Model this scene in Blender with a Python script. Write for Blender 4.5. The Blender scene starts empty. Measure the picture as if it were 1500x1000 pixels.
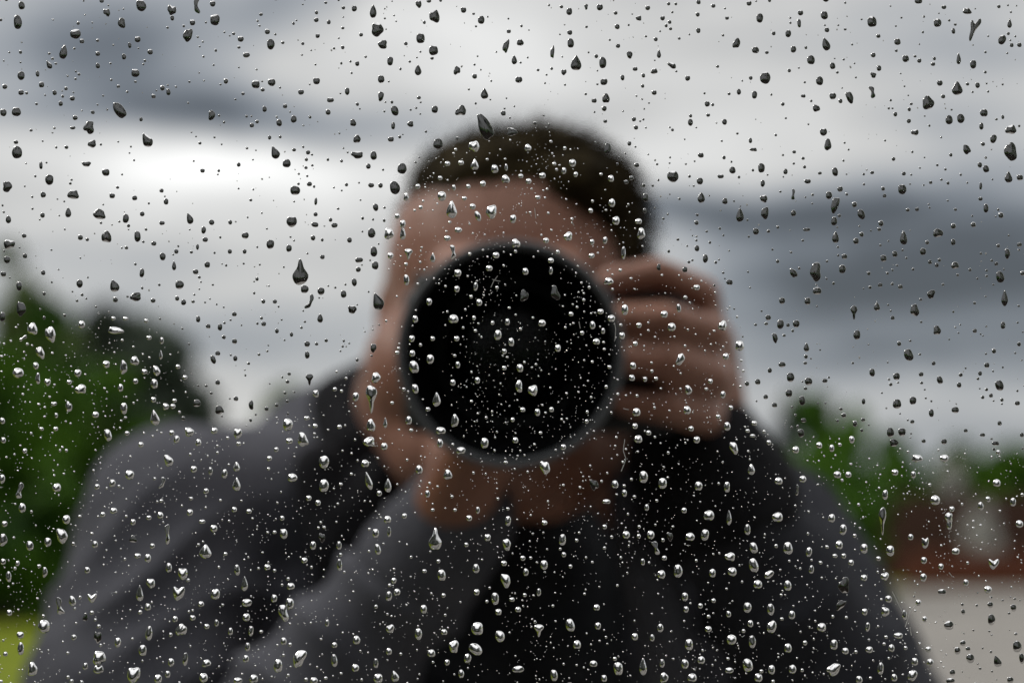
import bpy, bmesh, math, random
import numpy as np
from mathutils import Vector, Matrix, noise as mnoise

R = math.radians
random.seed(7)
rng = np.random.default_rng(7)
scene = bpy.context.scene
COL = scene.collection

# ------------------------------------------------------------------ camera
F = 62.6                       # mm on a 36 mm wide sensor
S = 36.0 / 1500.0 / F          # tangent per photograph pixel
PITCH = math.atan(200 * S)     # looks up a little, horizon lies low
CAM_Z = 1.45
GLASS_D = 0.60                 # the glass stands 0.6 m away
cam_data = bpy.data.cameras.new("camera_view")
cam = bpy.data.objects.new("camera_view", cam_data)
COL.objects.link(cam)
cam.location = (0, 0, CAM_Z)
cam.rotation_euler = (math.pi / 2 + PITCH, 0, 0)
cam_data.lens = F
cam_data.sensor_width = 36
cam_data.clip_start = 0.02
cam_data.clip_end = 2000
cam_data.dof.use_dof = True
cam_data.dof.focus_distance = GLASS_D - 0.003
cam_data.dof.aperture_fstop = 5.2
scene.camera = cam
CM = Matrix.Translation((0, 0, CAM_Z)) @ Matrix.Rotation(math.pi / 2 + PITCH, 4, 'X')
CR = CM.to_3x3()

def P(px, py, d):
    """photograph pixel at depth d -> world point"""
    return CM @ Vector(((px - 750) * S * d, (500 - py) * S * d, -d))

def ground_at(px, d):
    return Vector(((px - 750) * S * d, d, 0.0))

# ------------------------------------------------------------------ sky and sun
SUN_AZ, SUN_EL = R(-78), R(42)     # measured from +Y, negative = left
world = bpy.data.worlds.new("World")
scene.world = world
world.use_nodes = True
wt = world.node_tree
wt.nodes.clear()
WL = wt.links.new
def wn(t, **k):
    n = wt.nodes.new(t)
    for a, b in k.items():
        setattr(n, a, b)
    return n
def wmath(op, a, b=None, c=None):
    n = wn('ShaderNodeMath', operation=op)
    for i, v in enumerate((a, b, c)):
        if v is None:
            continue
        if isinstance(v, (int, float)):
            n.inputs[i].default_value = v
        else:
            WL(v, n.inputs[i])
    return n.outputs[0]
tc = wn('ShaderNodeTexCoord')
sep = wn('ShaderNodeSeparateXYZ')
WL(tc.outputs['Generated'], sep.inputs[0])
X, Y, Z = sep.outputs
az = wmath('ARCTAN2', X, Y)
el = wmath('ARCSINE', Z)
# a layer of cloud seen in perspective: direction projected on a plane overhead
zz = wmath('ADD', wmath('MAXIMUM', Z, 0.0), 0.12)
cx = wmath('DIVIDE', X, zz)
cy = wmath('DIVIDE', Y, zz)
comb = wn('ShaderNodeCombineXYZ')
WL(cx, comb.inputs[0]); WL(cy, comb.inputs[1])
nz = wn('ShaderNodeTexNoise')
nz.inputs['Scale'].default_value = 0.9
nz.inputs['Detail'].default_value = 5
nz.inputs['Roughness'].default_value = 0.55
WL(comb.outputs[0], nz.inputs['Vector'])
n1 = wmath('MULTIPLY', wmath('SUBTRACT', nz.outputs['Fac'], 0.5), 1.0)
warp = wn('ShaderNodeTexNoise')
warp.inputs['Scale'].default_value = 9.0
warp.inputs['Detail'].default_value = 3
WL(tc.outputs['Generated'], warp.inputs['Vector'])
wsep = wn('ShaderNodeSeparateColor')
WL(warp.outputs['Color'], wsep.inputs[0])
az_w = wmath('ADD', az, wmath('MULTIPLY', wmath('SUBTRACT', wsep.outputs[0], 0.5), 0.14))
el_w = wmath('ADD', el, wmath('MULTIPLY', wmath('SUBTRACT', wsep.outputs[1], 0.5), 0.03))
# the cloud banks in view: (x, y, half width, half height, darker/lighter)
BANKS = [(200, 100, 230, 75, -.40), (330, 180, 300, 38, -.66), (60, 80, 150, 110, -.26), (440, 25, 110, 60, -.30),
         (390, 264, 280, 40, .80), (650, 90, 180, 100, .26), (250, 320, 230, 60, .30), (1110, 235, 270, 42, .22),
         (1110, 308, 240, 28, -.55), (1340, 440, 370, 115, -.66), (1370, 300, 200, 90, -.16), (1470, 330, 120, 60, -.22), (1000, 385, 100, 40, .30),
         (1330, 178, 130, 26, -.22), (1440, 60, 150, 80, -.12), (1380, 590, 250, 40, .12), (330, 600, 120, 40, .25),
         (230, 440, 130, 60, -.10)]
streak = wn('ShaderNodeTexNoise')
streak.inputs['Scale'].default_value = 1.0
streak.inputs['Detail'].default_value = 5
streak.inputs['Roughness'].default_value = 0.6
smap = wn('ShaderNodeMapping')
smap.inputs['Scale'].default_value = (4.0, 4.0, 26.0)
WL(tc.outputs['Generated'], smap.inputs[0]); WL(smap.outputs[0], streak.inputs['Vector'])
tot = wmath('MULTIPLY_ADD', wmath('SUBTRACT', streak.outputs['Fac'], 0.5), 0.75, n1)
for (bx, by, rx, ry, amp) in BANKS:
    u = wmath('DIVIDE', wmath('SUBTRACT', az_w, (bx - 750) * S), rx * S)
    v = wmath('DIVIDE', wmath('SUBTRACT', el_w, PITCH + (500 - by) * S), ry * S)
    r2 = wmath('ADD', wmath('MULTIPLY', u, u), wmath('MULTIPLY', v, v))
    g = wmath('EXPONENT', wmath('MULTIPLY', r2, -1.0))
    tot = wmath('MULTIPLY_ADD', g, amp, tot)
# overcast: the zenith is about three times as bright as the horizon
over = wmath('MULTIPLY_ADD', wmath('MAXIMUM', Z, 0.0), 2.0, 1.0)
lum = wmath('MULTIPLY', wmath('MULTIPLY', over, 0.445), wmath('MAXIMUM', wmath('MULTIPLY_ADD', tot, 1.2, 1.0), 0.2))
lum10 = wmath('MULTIPLY', lum, 10.0)
tint = wn('ShaderNodeMix', data_type='RGBA')
tint.inputs['A'].default_value = (0.885, 0.978, 1.12, 1)
tint.inputs['B'].default_value = (1.0, 0.99, 0.98, 1)
mr = wn('ShaderNodeMapRange')
mr.inputs['From Min'].default_value = 0.2
mr.inputs['From Max'].default_value = 0.62
WL(lum, mr.inputs['Value'])
WL(mr.outputs[0], tint.inputs['Factor'])
vm = wn('ShaderNodeVectorMath', operation='SCALE')
WL(tint.outputs['Result'], vm.inputs[0]); WL(lum10, vm.inputs['Scale'])
sky = wn('ShaderNodeTexSky', sky_type='NISHITA')
sky.sun_disc = False
sky.sun_elevation = SUN_EL
sky.sun_rotation = SUN_AZ
mixs = wn('ShaderNodeMix', data_type='RGBA')
mixs.inputs['Factor'].default_value = 0.05      # a little clear sky seeps through the cloud
WL(vm.outputs[0], mixs.inputs['A']); WL(sky.outputs[0], mixs.inputs['B'])
bg = wn('ShaderNodeBackground')
bg.inputs['Strength'].default_value = 0.1
WL(mixs.outputs['Result'], bg.inputs['Color'])
wo = wn('ShaderNodeOutputWorld')
WL(bg.outputs[0], wo.inputs['Surface'])

sd = bpy.data.lights.new("sun", 'SUN')
sd.energy = 1.3
sd.angle = R(20)
sd.color = (1.0, 0.96, 0.9)
sun = bpy.data.objects.new("sun", sd)
COL.objects.link(sun)
sdir = Vector((math.sin(SUN_AZ) * math.cos(SUN_EL), math.cos(SUN_AZ) * math.cos(SUN_EL), math.sin(SUN_EL)))
sun.rotation_euler = sdir.to_track_quat('Z', 'Y').to_euler()
sun.location = (-4, -2, 6)

scene.view_settings.view_transform = 'Standard'
scene.view_settings.look = 'None'
scene.view_settings.exposure = 0.0
scene.view_settings.gamma = 1.0
scene.view_settings.use_curve_mapping = False
scene.render.engine = 'CYCLES'
scene.cycles.use_denoising = True
scene.cycles.max_bounces = 8
scene.cycles.transparent_max_bounces = 12

# ------------------------------------------------------------------ helpers
def tag(o, label=None, cat=None, group=None, kind=None):
    if label: o["label"] = label
    if cat: o["category"] = cat
    if group: o["group"] = group
    if kind: o["kind"] = kind
    return o

def link(name, me, mat=None, parent=None, smooth=True):
    o = bpy.data.objects.new(name, me)
    COL.objects.link(o)
    if mat is not None:
        me.materials.clear()
        me.materials.append(mat)
    if smooth and len(me.polygons):
        me.polygons.foreach_set('use_smooth', [True] * len(me.polygons))
    if parent is not None:
        o.parent = parent
        o.matrix_parent_inverse = Matrix.Identity(4)
    return o

def empty(name, loc, rot=None):
    o = bpy.data.objects.new(name, None)
    o.empty_display_size = 0.05
    COL.objects.link(o)
    m = Matrix.Translation(loc)
    if rot is not None:
        m = m @ rot.to_4x4()
    o.matrix_world = m
    return o

def meshdata(name, verts, faces):
    me = bpy.data.meshes.new(name)
    me.from_pydata([tuple(v) for v in verts], [], faces)
    me.update()
    return me

def mat(name, color, rough=0.7, spec=0.3, var=0.0, scale=8.0, color2=None, bump=0.0, bump_scale=60.0, metallic=0.0, detail=4.0, stretch=None):
    m = bpy.data.materials.new(name)
    m.use_nodes = True
    nt = m.node_tree
    b = nt.nodes['Principled BSDF']
    b.inputs['Roughness'].default_value = rough
    b.inputs['Specular IOR Level'].default_value = spec
    b.inputs['Metallic'].default_value = metallic
    b.inputs['Base Color'].default_value = (*color, 1)
    co = nt.nodes.new('ShaderNodeTexCoord')
    src = co.outputs['Object']
    if stretch:
        mp = nt.nodes.new('ShaderNodeMapping')
        mp.inputs['Scale'].default_value = stretch
        nt.links.new(src, mp.inputs[0])
        src = mp.outputs[0]
    if color2 is not None:
        n = nt.nodes.new('ShaderNodeTexNoise')
        n.inputs['Scale'].default_value = scale
        n.inputs['Detail'].default_value = detail
        nt.links.new(src, n.inputs['Vector'])
        rr = nt.nodes.new('ShaderNodeValToRGB')
        rr.color_ramp.elements[0].position = 0.35
        rr.color_ramp.elements[1].position = 0.65
        rr.color_ramp.elements[0].color = (*color, 1)
        rr.color_ramp.elements[1].color = (*color2, 1)
        nt.links.new(n.outputs['Fac'], rr.inputs[0])
        nt.links.new(rr.outputs[0], b.inputs['Base Color'])
    if bump > 0:
        n = nt.nodes.new('ShaderNodeTexNoise')
        n.inputs['Scale'].default_value = bump_scale
        n.inputs['Detail'].default_value = 6
        nt.links.new(src, n.inputs['Vector'])
        bp = nt.nodes.new('ShaderNodeBump')
        bp.inputs['Strength'].default_value = bump
        bp.inputs['Distance'].default_value = 0.01
        nt.links.new(n.outputs['Fac'], bp.inputs['Height'])
        nt.links.new(bp.outputs[0], b.inputs['Normal'])
    return m

def box(bm, lo, hi, M=None):
    vs = []
    for z in (lo[2], hi[2]):
        for (x, y) in ((lo[0], lo[1]), (hi[0], lo[1]), (hi[0], hi[1]), (lo[0], hi[1])):
            v = Vector((x, y, z))
            vs.append(bm.verts.new(M @ v if M is not None else v))
    for f in ((3, 2, 1, 0), (4, 5, 6, 7), (0, 1, 5, 4), (1, 2, 6, 5), (2, 3, 7, 6), (3, 0, 4, 7)):
        bm.faces.new([vs[i] for i in f])

def bm_mesh(name, bm, bevel=0.0, seg=2):
    if bevel > 0:
        bmesh.ops.bevel(bm, geom=bm.edges[:], offset=bevel, segments=seg, affect='EDGES', profile=0.6)
    me = bpy.data.meshes.new(name)
    bmesh.ops.recalc_face_normals(bm, faces=bm.faces[:])
    bm.to_mesh(me)
    bm.free()
    return me

def lathe(bm, prof, n=48, close=False):
    """profile of (radius, z) turned about local z"""
    rings = []
    for (r, z) in prof:
        rings.append([bm.verts.new((r * math.cos(2 * math.pi * i / n), r * math.sin(2 * math.pi * i / n), z)) for i in range(n)])
    pairs = list(zip(rings, rings[1:]))
    if close:
        pairs.append((rings[-1], rings[0]))
    for a, b in pairs:
        for i in range(n):
            bm.faces.new((a[i], a[(i + 1) % n], b[(i + 1) % n], b[i]))
    return rings

# solid shapes that are fused into one continuous skin by a voxel remesh
def cap(bm, p0, p1, r0, r1, n=16, m=5):
    p0, p1 = Vector(p0), Vector(p1)
    d = (p1 - p0)
    L = max(d.length, 1e-5)
    q = d.to_track_quat('Z', 'Y').to_matrix()
    rings = []
    for k in range(m):
        a = -math.pi / 2 + (k + 1) / (m + 1) * math.pi / 2
        rings.append((r0 * math.cos(a), r0 * math.sin(a)))
    rings.append((r0, 0)); rings.append((r1, L))
    for k in range(m):
        a = (k + 1) / (m + 1) * math.pi / 2
        rings.append((r1 * math.cos(a), L + r1 * math.sin(a)))
    vs = []
    for (r, z) in rings:
        vs.append([bm.verts.new(p0 + q @ Vector((r * math.cos(2 * math.pi * i / n), r * math.sin(2 * math.pi * i / n), z))) for i in range(n)])
    for a, b in zip(vs, vs[1:]):
        for i in range(n):
            bm.faces.new((a[i], a[(i + 1) % n], b[(i + 1) % n], b[i]))
    b0 = bm.verts.new(p0 + q @ Vector((0, 0, -r0)))
    b1 = bm.verts.new(p0 + q @ Vector((0, 0, L + r1)))
    for i in range(n):
        bm.faces.new((vs[0][(i + 1) % n], vs[0][i], b0))
        bm.faces.new((vs[-1][i], vs[-1][(i + 1) % n], b1))

def chain(bm, pts, rad, **k):
    for i in range(len(pts) - 1):
        cap(bm, pts[i], pts[i + 1], rad[i], rad[i + 1], **k)

def ell(bm, c, r, rot=None, u=24, v=16):
    M = Matrix.Translation(c)
    if rot is not None:
        M = M @ rot.to_4x4()
    M = M @ Matrix.Diagonal((r[0], r[1], r[2], 1))
    bmesh.ops.create_uvsphere(bm, u_segments=u, v_segments=v, radius=1, matrix=M)

def fuse(name, bm, voxel, smooth=4, factor=0.5):
    me = bpy.data.meshes.new(name + "_tmp")
    bmesh.ops.recalc_face_normals(bm, faces=bm.faces[:])
    bm.to_mesh(me); bm.free()
    o = bpy.data.objects.new(name + "_tmp", me)
    COL.objects.link(o)
    md = o.modifiers.new("r", 'REMESH'); md.mode = 'VOXEL'; md.voxel_size = voxel
    ms = o.modifiers.new("s", 'SMOOTH'); ms.iterations = smooth; ms.factor = factor
    dg = bpy.context.evaluated_depsgraph_get()
    out = bpy.data.meshes.new_from_object(o.evaluated_get(dg))
    bpy.data.objects.remove(o)
    bpy.data.meshes.remove(me)
    out.name = name
    return out

def displace(me, fn):
    n = len(me.vertices)
    co = np.empty(n * 3); me.vertices.foreach_get('co', co); co = co.reshape(-1, 3)
    no = np.empty(n * 3); me.vertex_normals.foreach_get('vector', no); no = no.reshape(-1, 3)
    co = co + no * fn(co)[:, None]
    me.vertices.foreach_set('co', co.reshape(-1)); me.update()

# ------------------------------------------------------------------ materials
M_grass = mat("lawn_grass", (0.115, 0.15, 0.007), 0.8, 0.1, color2=(0.17, 0.20, 0.011), scale=1.2, bump=0.5, bump_scale=40)
M_pave = mat("pale_concrete", (0.205, 0.192, 0.175), 0.75, 0.3, color2=(0.27, 0.252, 0.23), scale=1.5, bump=0.3, bump_scale=90)
M_soil = mat("dark_mulch", (0.009, 0.008, 0.007), 0.95, 0.05, color2=(0.018, 0.014, 0.011), scale=6, bump=0.6, bump_scale=30)
M_bark = mat("bark", (0.05, 0.035, 0.025), 0.9, 0.15, color2=(0.10, 0.075, 0.055), scale=14, bump=0.6, bump_scale=40)
def leafmat(name, a, b):
    return mat(name, a, 0.6, 0.12, color2=b, scale=1.3, detail=1.5)
M_leaf_dark = leafmat("leaf_dark", (0.014, 0.045, 0.004), (0.085, 0.19, 0.014))
M_leaf_mid = leafmat("leaf_mid", (0.03, 0.085, 0.007), (0.085, 0.19, 0.016))
M_leaf_pale = leafmat("leaf_pale", (0.10, 0.155, 0.045), (0.15, 0.20, 0.07))
M_leaf_grey = leafmat("leaf_grey", (0.05, 0.07, 0.05), (0.085, 0.105, 0.08))
M_leaf_silver = leafmat("leaf_silver", (0.11, 0.125, 0.11), (0.17, 0.185, 0.16))
M_render = mat("grey_render", (0.22, 0.225, 0.235), 0.85, 0.2, color2=(0.28, 0.285, 0.295), scale=0.8)
M_slate = mat("slate", (0.05, 0.05, 0.055), 0.6, 0.3, color2=(0.08, 0.08, 0.085), scale=3)
M_flower = mat("pale_flowers", (0.34, 0.34, 0.31), 0.7, 0.2, color2=(0.5, 0.49, 0.45), scale=5)
M_brick = mat("red_brick", (0.105, 0.036, 0.020), 0.85, 0.2, color2=(0.155, 0.055, 0.032), scale=5)
M_wood = mat("brown_timber", (0.045, 0.022, 0.016), 0.8, 0.2, color2=(0.075, 0.038, 0.026), scale=5, stretch=(1, 1, 6))
M_skin = mat("skin", (0.275, 0.125, 0.080), 0.45, 0.35, color2=(0.37, 0.195, 0.145), scale=14, bump=0.12, bump_scale=220)
M_skin.node_tree.nodes['Principled BSDF'].inputs['Subsurface Weight'].default_value = 0.15
M_skin.node_tree.nodes['Principled BSDF'].inputs['Subsurface Radius'].default_value = (0.012, 0.005, 0.003)
M_skin.node_tree.nodes['Principled BSDF'].inputs['Subsurface Scale'].default_value = 0.5
M_hair = mat("brown_hair", (0.018, 0.013, 0.005), 0.7, 0.06, color2=(0.046, 0.033, 0.013), scale=60)
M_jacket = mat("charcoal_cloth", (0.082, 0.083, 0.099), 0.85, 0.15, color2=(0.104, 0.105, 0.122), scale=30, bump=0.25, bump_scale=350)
M_jacket_shaded = mat("charcoal_cloth_shaded", (0.030, 0.031, 0.038), 0.85, 0.12, color2=(0.042, 0.043, 0.052), scale=30, bump=0.25, bump_scale=350)  # same jacket cloth, with the raised arm's shade put into its colour
M_trim = mat("black_cloth", (0.012, 0.012, 0.014), 0.9, 0.1, color2=(0.02, 0.02, 0.023), scale=30, bump=0.2, bump_scale=300)
M_shirt = mat("black_shirt", (0.018, 0.019, 0.022), 0.9, 0.1, color2=(0.032, 0.034, 0.038), scale=20, bump=0.2, bump_scale=300)
M_trouser = mat("dark_denim", (0.025, 0.03, 0.045), 0.9, 0.1, color2=(0.04, 0.045, 0.06), scale=40, bump=0.2, bump_scale=300)
M_shoe = mat("black_leather", (0.015, 0.013, 0.012), 0.4, 0.4)
M_eye = mat("eye_white", (0.6, 0.58, 0.55), 0.2, 0.5)
M_iris = mat("eye_iris", (0.03, 0.02, 0.015), 0.15, 0.5)
M_lip = mat("lips", (0.30, 0.12, 0.095), 0.45, 0.35)
M_plastic = mat("camera_black_plastic", (0.022, 0.023, 0.025), 0.45, 0.4, bump=0.1, bump_scale=600)
M_rim = mat("hood_rim_grey", (0.115, 0.12, 0.128), 0.5, 0.4)
M_rubber = mat("camera_rubber", (0.014, 0.014, 0.015), 0.7, 0.3, bump=0.3, bump_scale=500)
M_felt = mat("hood_inner_black", (0.009, 0.0095, 0.0105), 1.0, 0.0)
M_lensglass = mat("lens_glass", (0.002, 0.0035, 0.0045), 0.12, 0.4)
M_metal = mat("steel", (0.35, 0.35, 0.36), 0.3, 0.5, metallic=1.0)
M_alu = mat("window_frame_grey", (0.12, 0.12, 0.125), 0.4, 0.4)
M_dust = mat("dust", (0.75, 0.75, 0.72), 0.9, 0.1)

M_glass = bpy.data.materials.new("clear_glass")
M_glass.use_nodes = True
nt = M_glass.node_tree; nt.nodes.clear()
tb = nt.nodes.new('ShaderNodeBsdfTransparent'); tb.inputs[0].default_value = (0.985, 0.99, 0.988, 1)
ou = nt.nodes.new('ShaderNodeOutputMaterial'); nt.links.new(tb.outputs[0], ou.inputs['Surface'])

# rainwater with a mirror finish put in: each bead mirrors what lies before it
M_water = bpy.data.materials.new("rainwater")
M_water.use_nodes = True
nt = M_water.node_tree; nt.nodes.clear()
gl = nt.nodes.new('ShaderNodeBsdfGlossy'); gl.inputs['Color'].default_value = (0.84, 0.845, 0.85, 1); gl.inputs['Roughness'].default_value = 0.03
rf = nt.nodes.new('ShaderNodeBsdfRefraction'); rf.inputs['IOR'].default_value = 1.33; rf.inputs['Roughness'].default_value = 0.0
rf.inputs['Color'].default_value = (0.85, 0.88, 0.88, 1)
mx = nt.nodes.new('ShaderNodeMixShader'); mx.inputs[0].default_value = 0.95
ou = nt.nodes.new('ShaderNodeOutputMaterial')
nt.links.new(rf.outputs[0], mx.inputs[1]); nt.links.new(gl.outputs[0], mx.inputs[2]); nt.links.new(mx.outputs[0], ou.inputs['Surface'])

# ------------------------------------------------------------------ ground
def sheet(name, pts, z, m):
    me = meshdata(name, [(x, y, z) for x, y in pts], [list(range(len(pts)))])
    o = link(name, me, m, smooth=False)
    o["kind"] = "structure"
    return o
sheet("ground", [(-700, -700), (700, -700), (700, 900), (-700, 900)], 0.0, M_grass)
sheet("driveway", [(0.9, 1.9), (26, 1.9), (26, 23.4), (0.9, 23.4)], 0.004, M_pave)
sheet("pavement", [(-2.6, -1.1), (26, -1.1), (26, 1.9), (-2.6, 1.9)], 0.008, M_pave)
sheet("added_woodland_floor", [(-40, -40), (40, -40), (40, -1.1), (-40, -1.1)], 0.004, M_soil)  # unseen floor added behind the viewer, darkened for the drops to mirror
sheet("planting_bed", [(-14, 18.0), (-2.5, 18.0), (-2.5, 34), (-14, 34)], 0.004, M_soil)

# ------------------------------------------------------------------ trees
def leaf_mesh(name, lobes, n, size, seed, flat=0.35):
    """leaf-sized bent quads spread in the lobes of a crown, thicker towards each lobe's surface"""
    g = np.random.default_rng(seed)
    vol = np.array([a[1][0] * a[1][1] * a[1][2] for a in lobes]) ** 0.67
    pick = g.choice(len(lobes), n, p=vol / vol.sum())
    c = np.array([lobes[i][0] for i in range(len(lobes))])[pick]
    r = np.array([lobes[i][1] for i in range(len(lobes))])[pick]
    d = g.normal(size=(n, 3)); d /= np.linalg.norm(d, axis=1)[:, None]
    rad = g.random(n) ** 0.45
    rad *= 1 + 0.16 * np.sin(d[:, 0] * 7 + pick) * np.cos(d[:, 2] * 6 + pick * 2) + g.normal(size=n) * 0.05
    p = c + d * r * rad[:, None]
    nrm = d + g.normal(size=(n, 3)) * 0.7; nrm[:, 2] += flat
    nrm /= np.linalg.norm(nrm, axis=1)[:, None]
    t = np.cross(nrm, g.normal(size=(n, 3))); t /= np.linalg.norm(t, axis=1)[:, None]
    b = np.cross(nrm, t)
    s = size * (0.6 + 0.8 * g.random(n))[:, None]
    v = np.stack([p - t * s, p - b * s * 0.5 + nrm * s * 0.12, p + t * s, p + b * s * 0.5 + nrm * s * 0.12], 1).reshape(-1, 3)
    f = np.arange(n * 4).reshape(-1, 4)
    me = bpy.data.meshes.new(name)
    me.vertices.add(n * 4); me.vertices.foreach_set('co', v.reshape(-1))
    me.loops.add(n * 4); me.loops.foreach_set('vertex_index', f.reshape(-1))
    me.polygons.add(n); me.polygons.foreach_set('loop_start', np.arange(n) * 4)
    me.update(calc_edges=True)
    return me

def tree(name, px, d, top_py, halfw, m, label, cat, n, seed, leaf=0.09, base_z=0.3, trunk=0.09, group=None, squat=1.0, flowers=False):
    base = ground_at(px, d)
    top = P(px, top_py, d).z
    w = halfw * S * d
    g = random.Random(seed)
    root = empty(name, base)
    tag(root, label, cat, group)
    lobes = []
    hz = (top - base_z)
    k = 17
    for i in range(k):
        f = (i + 0.5) / k
        ww = w * math.sqrt(max(0.34, 1 - (f * 1.7 - 0.7) ** 2)) if f > 0.4 else w * (0.75 + 0.25 * f / 0.4)
        a = g.uniform(0, 6.283)
        off = ww * 0.62 * g.uniform(0.2, 1.1)
        rr = ww * g.uniform(0.28, 0.56)
        zc = base_z + f * hz * 0.88 * g.uniform(0.9, 1.06)
        rr_z = min(rr * g.uniform(0.7, 1.0), top - zc)
        lobes.append(((math.cos(a) * off, math.sin(a) * off, zc), (rr, rr, max(rr_z, 0.15))))
    link("crown", leaf_mesh("crown", lobes, n, leaf, seed), m, root, smooth=False)
    bm = bmesh.new()
    pts = [Vector((0, 0, -0.05)), Vector((w * 0.03, 0, hz * 0.35)), Vector((-w * 0.04, 0.02, hz * 0.7)), Vector((0, 0, base_z + hz * 0.92))]
    chain(bm, pts, [trunk, trunk * 0.8, trunk * 0.5, trunk * 0.15], n=10, m=2)
    for i in range(2, k):
        c = lobes[i][0]
        st = Vector((0, 0, c[2] * 0.55 + 0.1))
        mid = st.lerp(Vector(c), 0.5) + Vector((0, 0, 0.06))
        chain(bm, [st, mid, Vector(c)], [trunk * 0.42, trunk * 0.28, trunk * 0.1], n=7, m=1)
    link("trunk", bm_mesh("trunk", bm), M_bark, root)
    return root

tree("broadleaf_tree", 10, 19.0, 420, 170, M_leaf_dark, "large dark green tree filling the left edge behind the man's shoulder", "tree", 26000, 11)
tree("pale_tree", 35, 27.0, 335, 80, M_leaf_pale, "tall pale yellow-green tree top rising above the dark tree at far left", "tree", 10000, 12, leaf=0.13, base_z=1.6)
tree("grey_green_tree", 190, 33.0, 425, 130, M_leaf_grey, "hazy grey-green tree just right of the dark left tree", "tree", 9000, 13, leaf=0.22, base_z=1.2)
tree("leafy_bush", 165, 20.0, 500, 130, M_leaf_dark, "mid green bush at foot of the hazy tree, left of the grey sleeve", "bush", 14000, 14, base_z=0.1)
tree("dark_bush", 70, 18.2, 660, 130, M_leaf_dark, "low dark bush behind the lawn at the lower left", "bush", 8000, 15, base_z=0.02, leaf=0.07, trunk=0.05)
tree("distant_tree", 410, 42.0, 545, 60, M_leaf_pale, "small distant pale tree seen above the man's left-hand shoulder", "tree", 2500, 16, leaf=0.2, base_z=1.0)
tree("garden_tree", 1218, 21.0, 556, 92, M_leaf_mid, "green garden tree right of the raised hand", "tree", 13000, 17, base_z=0.3)
tree("slender_tree", 1158, 26.0, 545, 38, M_leaf_grey, "slender grey-green tree close beside the raised hand", "tree", 5000, 18, leaf=0.1, base_z=0.5)
tree("hedge_bush", 1315, 26.0, 628, 90, M_leaf_mid, "dark green bush between garden tree and pale bushes", "bush", 10000, 19, base_z=0.05)
tree("hedge_bush", 1490, 26.5, 630, 110, M_leaf_dark, "dark green bush at the right edge above the brown fence", "bush", 10000, 20, base_z=0.05)
tree("hedge_bush", 1405, 28.0, 632, 90, M_leaf_mid, "green bush behind the upper pale bush at right", "bush", 9000, 24, base_z=0.05)
tree("pale_bush", 1388, 25.4, 655, 34, M_flower, "upper pale grey-white bush above the dark brown fence", "bush", 2600, 21, leaf=0.06, base_z=0.55, trunk=0.04)
tree("pale_bush", 1436, 23.9, 742, 36, M_flower, "lower pale grey-white bush in front of the brown fence", "bush", 2600, 22, leaf=0.06, base_z=0.30, trunk=0.04)

for i_, (px_, d_, top_, hw_) in enumerate(((560, 30, 590, 60), (690, 36, 575, 55), (860, 31, 585, 60), (985, 27, 600, 55))):
    tree("garden_tree", px_, d_, top_, hw_, (M_leaf_mid, M_leaf_dark)[i_ % 2], f"{('first', 'second', 'third', 'fourth')[i_]} from left of the garden trees hidden behind the man", "tree", 4000, 60 + i_, leaf=0.13, base_z=0.5)
tl = leaf_mesh("treeline", [((-90 + i * 5.0, 130 + 6 * math.sin(i * 1.7), 1.3 + 0.5 * math.sin(i * 2.3)), (4.5, 3.0, 1.7)) for i in range(37)], 16000, 0.5, 77)
tag(link("treeline", tl, M_leaf_grey, None, False), "low far line of grey-green trees along the horizon", "trees", kind="stuff")

# low red brick garden wall and brown timber fence at the far end of the drive
def low_wall():
    bw = P(1330, 855, 23.5).x
    root = empty("brick_wall", (bw, 23.6, 0))
    tag(root, "low red brick garden wall at the end of the pale driveway", "wall")
    bm = bmesh.new(); box(bm, (0, 0, 0), (8.5, 0.22, 0.40)); link("wall", bm_mesh("wall", bm, 0.008, 1), M_brick, root, False)
    bm = bmesh.new(); box(bm, (0, 0, 0), (0.224, 0.105, 0.07)); brick = bm_mesh("brick", bm, 0.006, 1)
    brick.materials.append(M_brick)
    for row in range(5):
        for i in range(0, 37):
            o = bpy.data.objects.new("brick", brick); COL.objects.link(o); o.parent = root
            o.location = (i * 0.235 - (0.117 if row % 2 else 0.0), -0.012 + random.uniform(-.003, .003), 0.008 + row * 0.08)
    bm = bmesh.new(); box(bm, (-0.02, -0.04, 0.402), (8.52, 0.26, 0.46)); link("coping", bm_mesh("coping", bm, 0.01, 1), M_brick, root, False)
low_wall()
def fence():
    fx = P(1215, 800, 24.6).x
    root = empty("timber_fence", (fx, 24.6, 0))
    tag(root, "dark brown timber board fence behind the low brick wall", "fence")
    bm = bmesh.new(); box(bm, (0, 0, 0.02), (0.145, 0.022, 1.22)); plank = bm_mesh("plank", bm, 0.004, 1); plank.materials.append(M_wood)
    for i in range(62):
        o = bpy.data.objects.new("plank", plank); COL.objects.link(o); o.parent = root
        o.location = (i * 0.15, random.uniform(-.003, .003), random.uniform(-.015, .015))
    bm = bmesh.new(); box(bm, (0, 0, 0), (9.3, 0.05, 0.09)); rail = bm_mesh("rail", bm, 0.004, 1); rail.materials.append(M_wood)
    for z in (0.25, 0.95):
        o = bpy.data.objects.new("rail", rail); COL.objects.link(o); o.parent = root; o.location = (0, 0.027, z)
    bm = bmesh.new(); box(bm, (0, 0, 0), (0.1, 0.1, 1.3)); post = bm_mesh("post", bm, 0.006, 1); post.materials.append(M_wood)
    for i in range(6):
        o = bpy.data.objects.new("post", post); COL.objects.link(o); o.parent = root; o.location = (i * 1.82, 0.08, 0)
fence()

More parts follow.
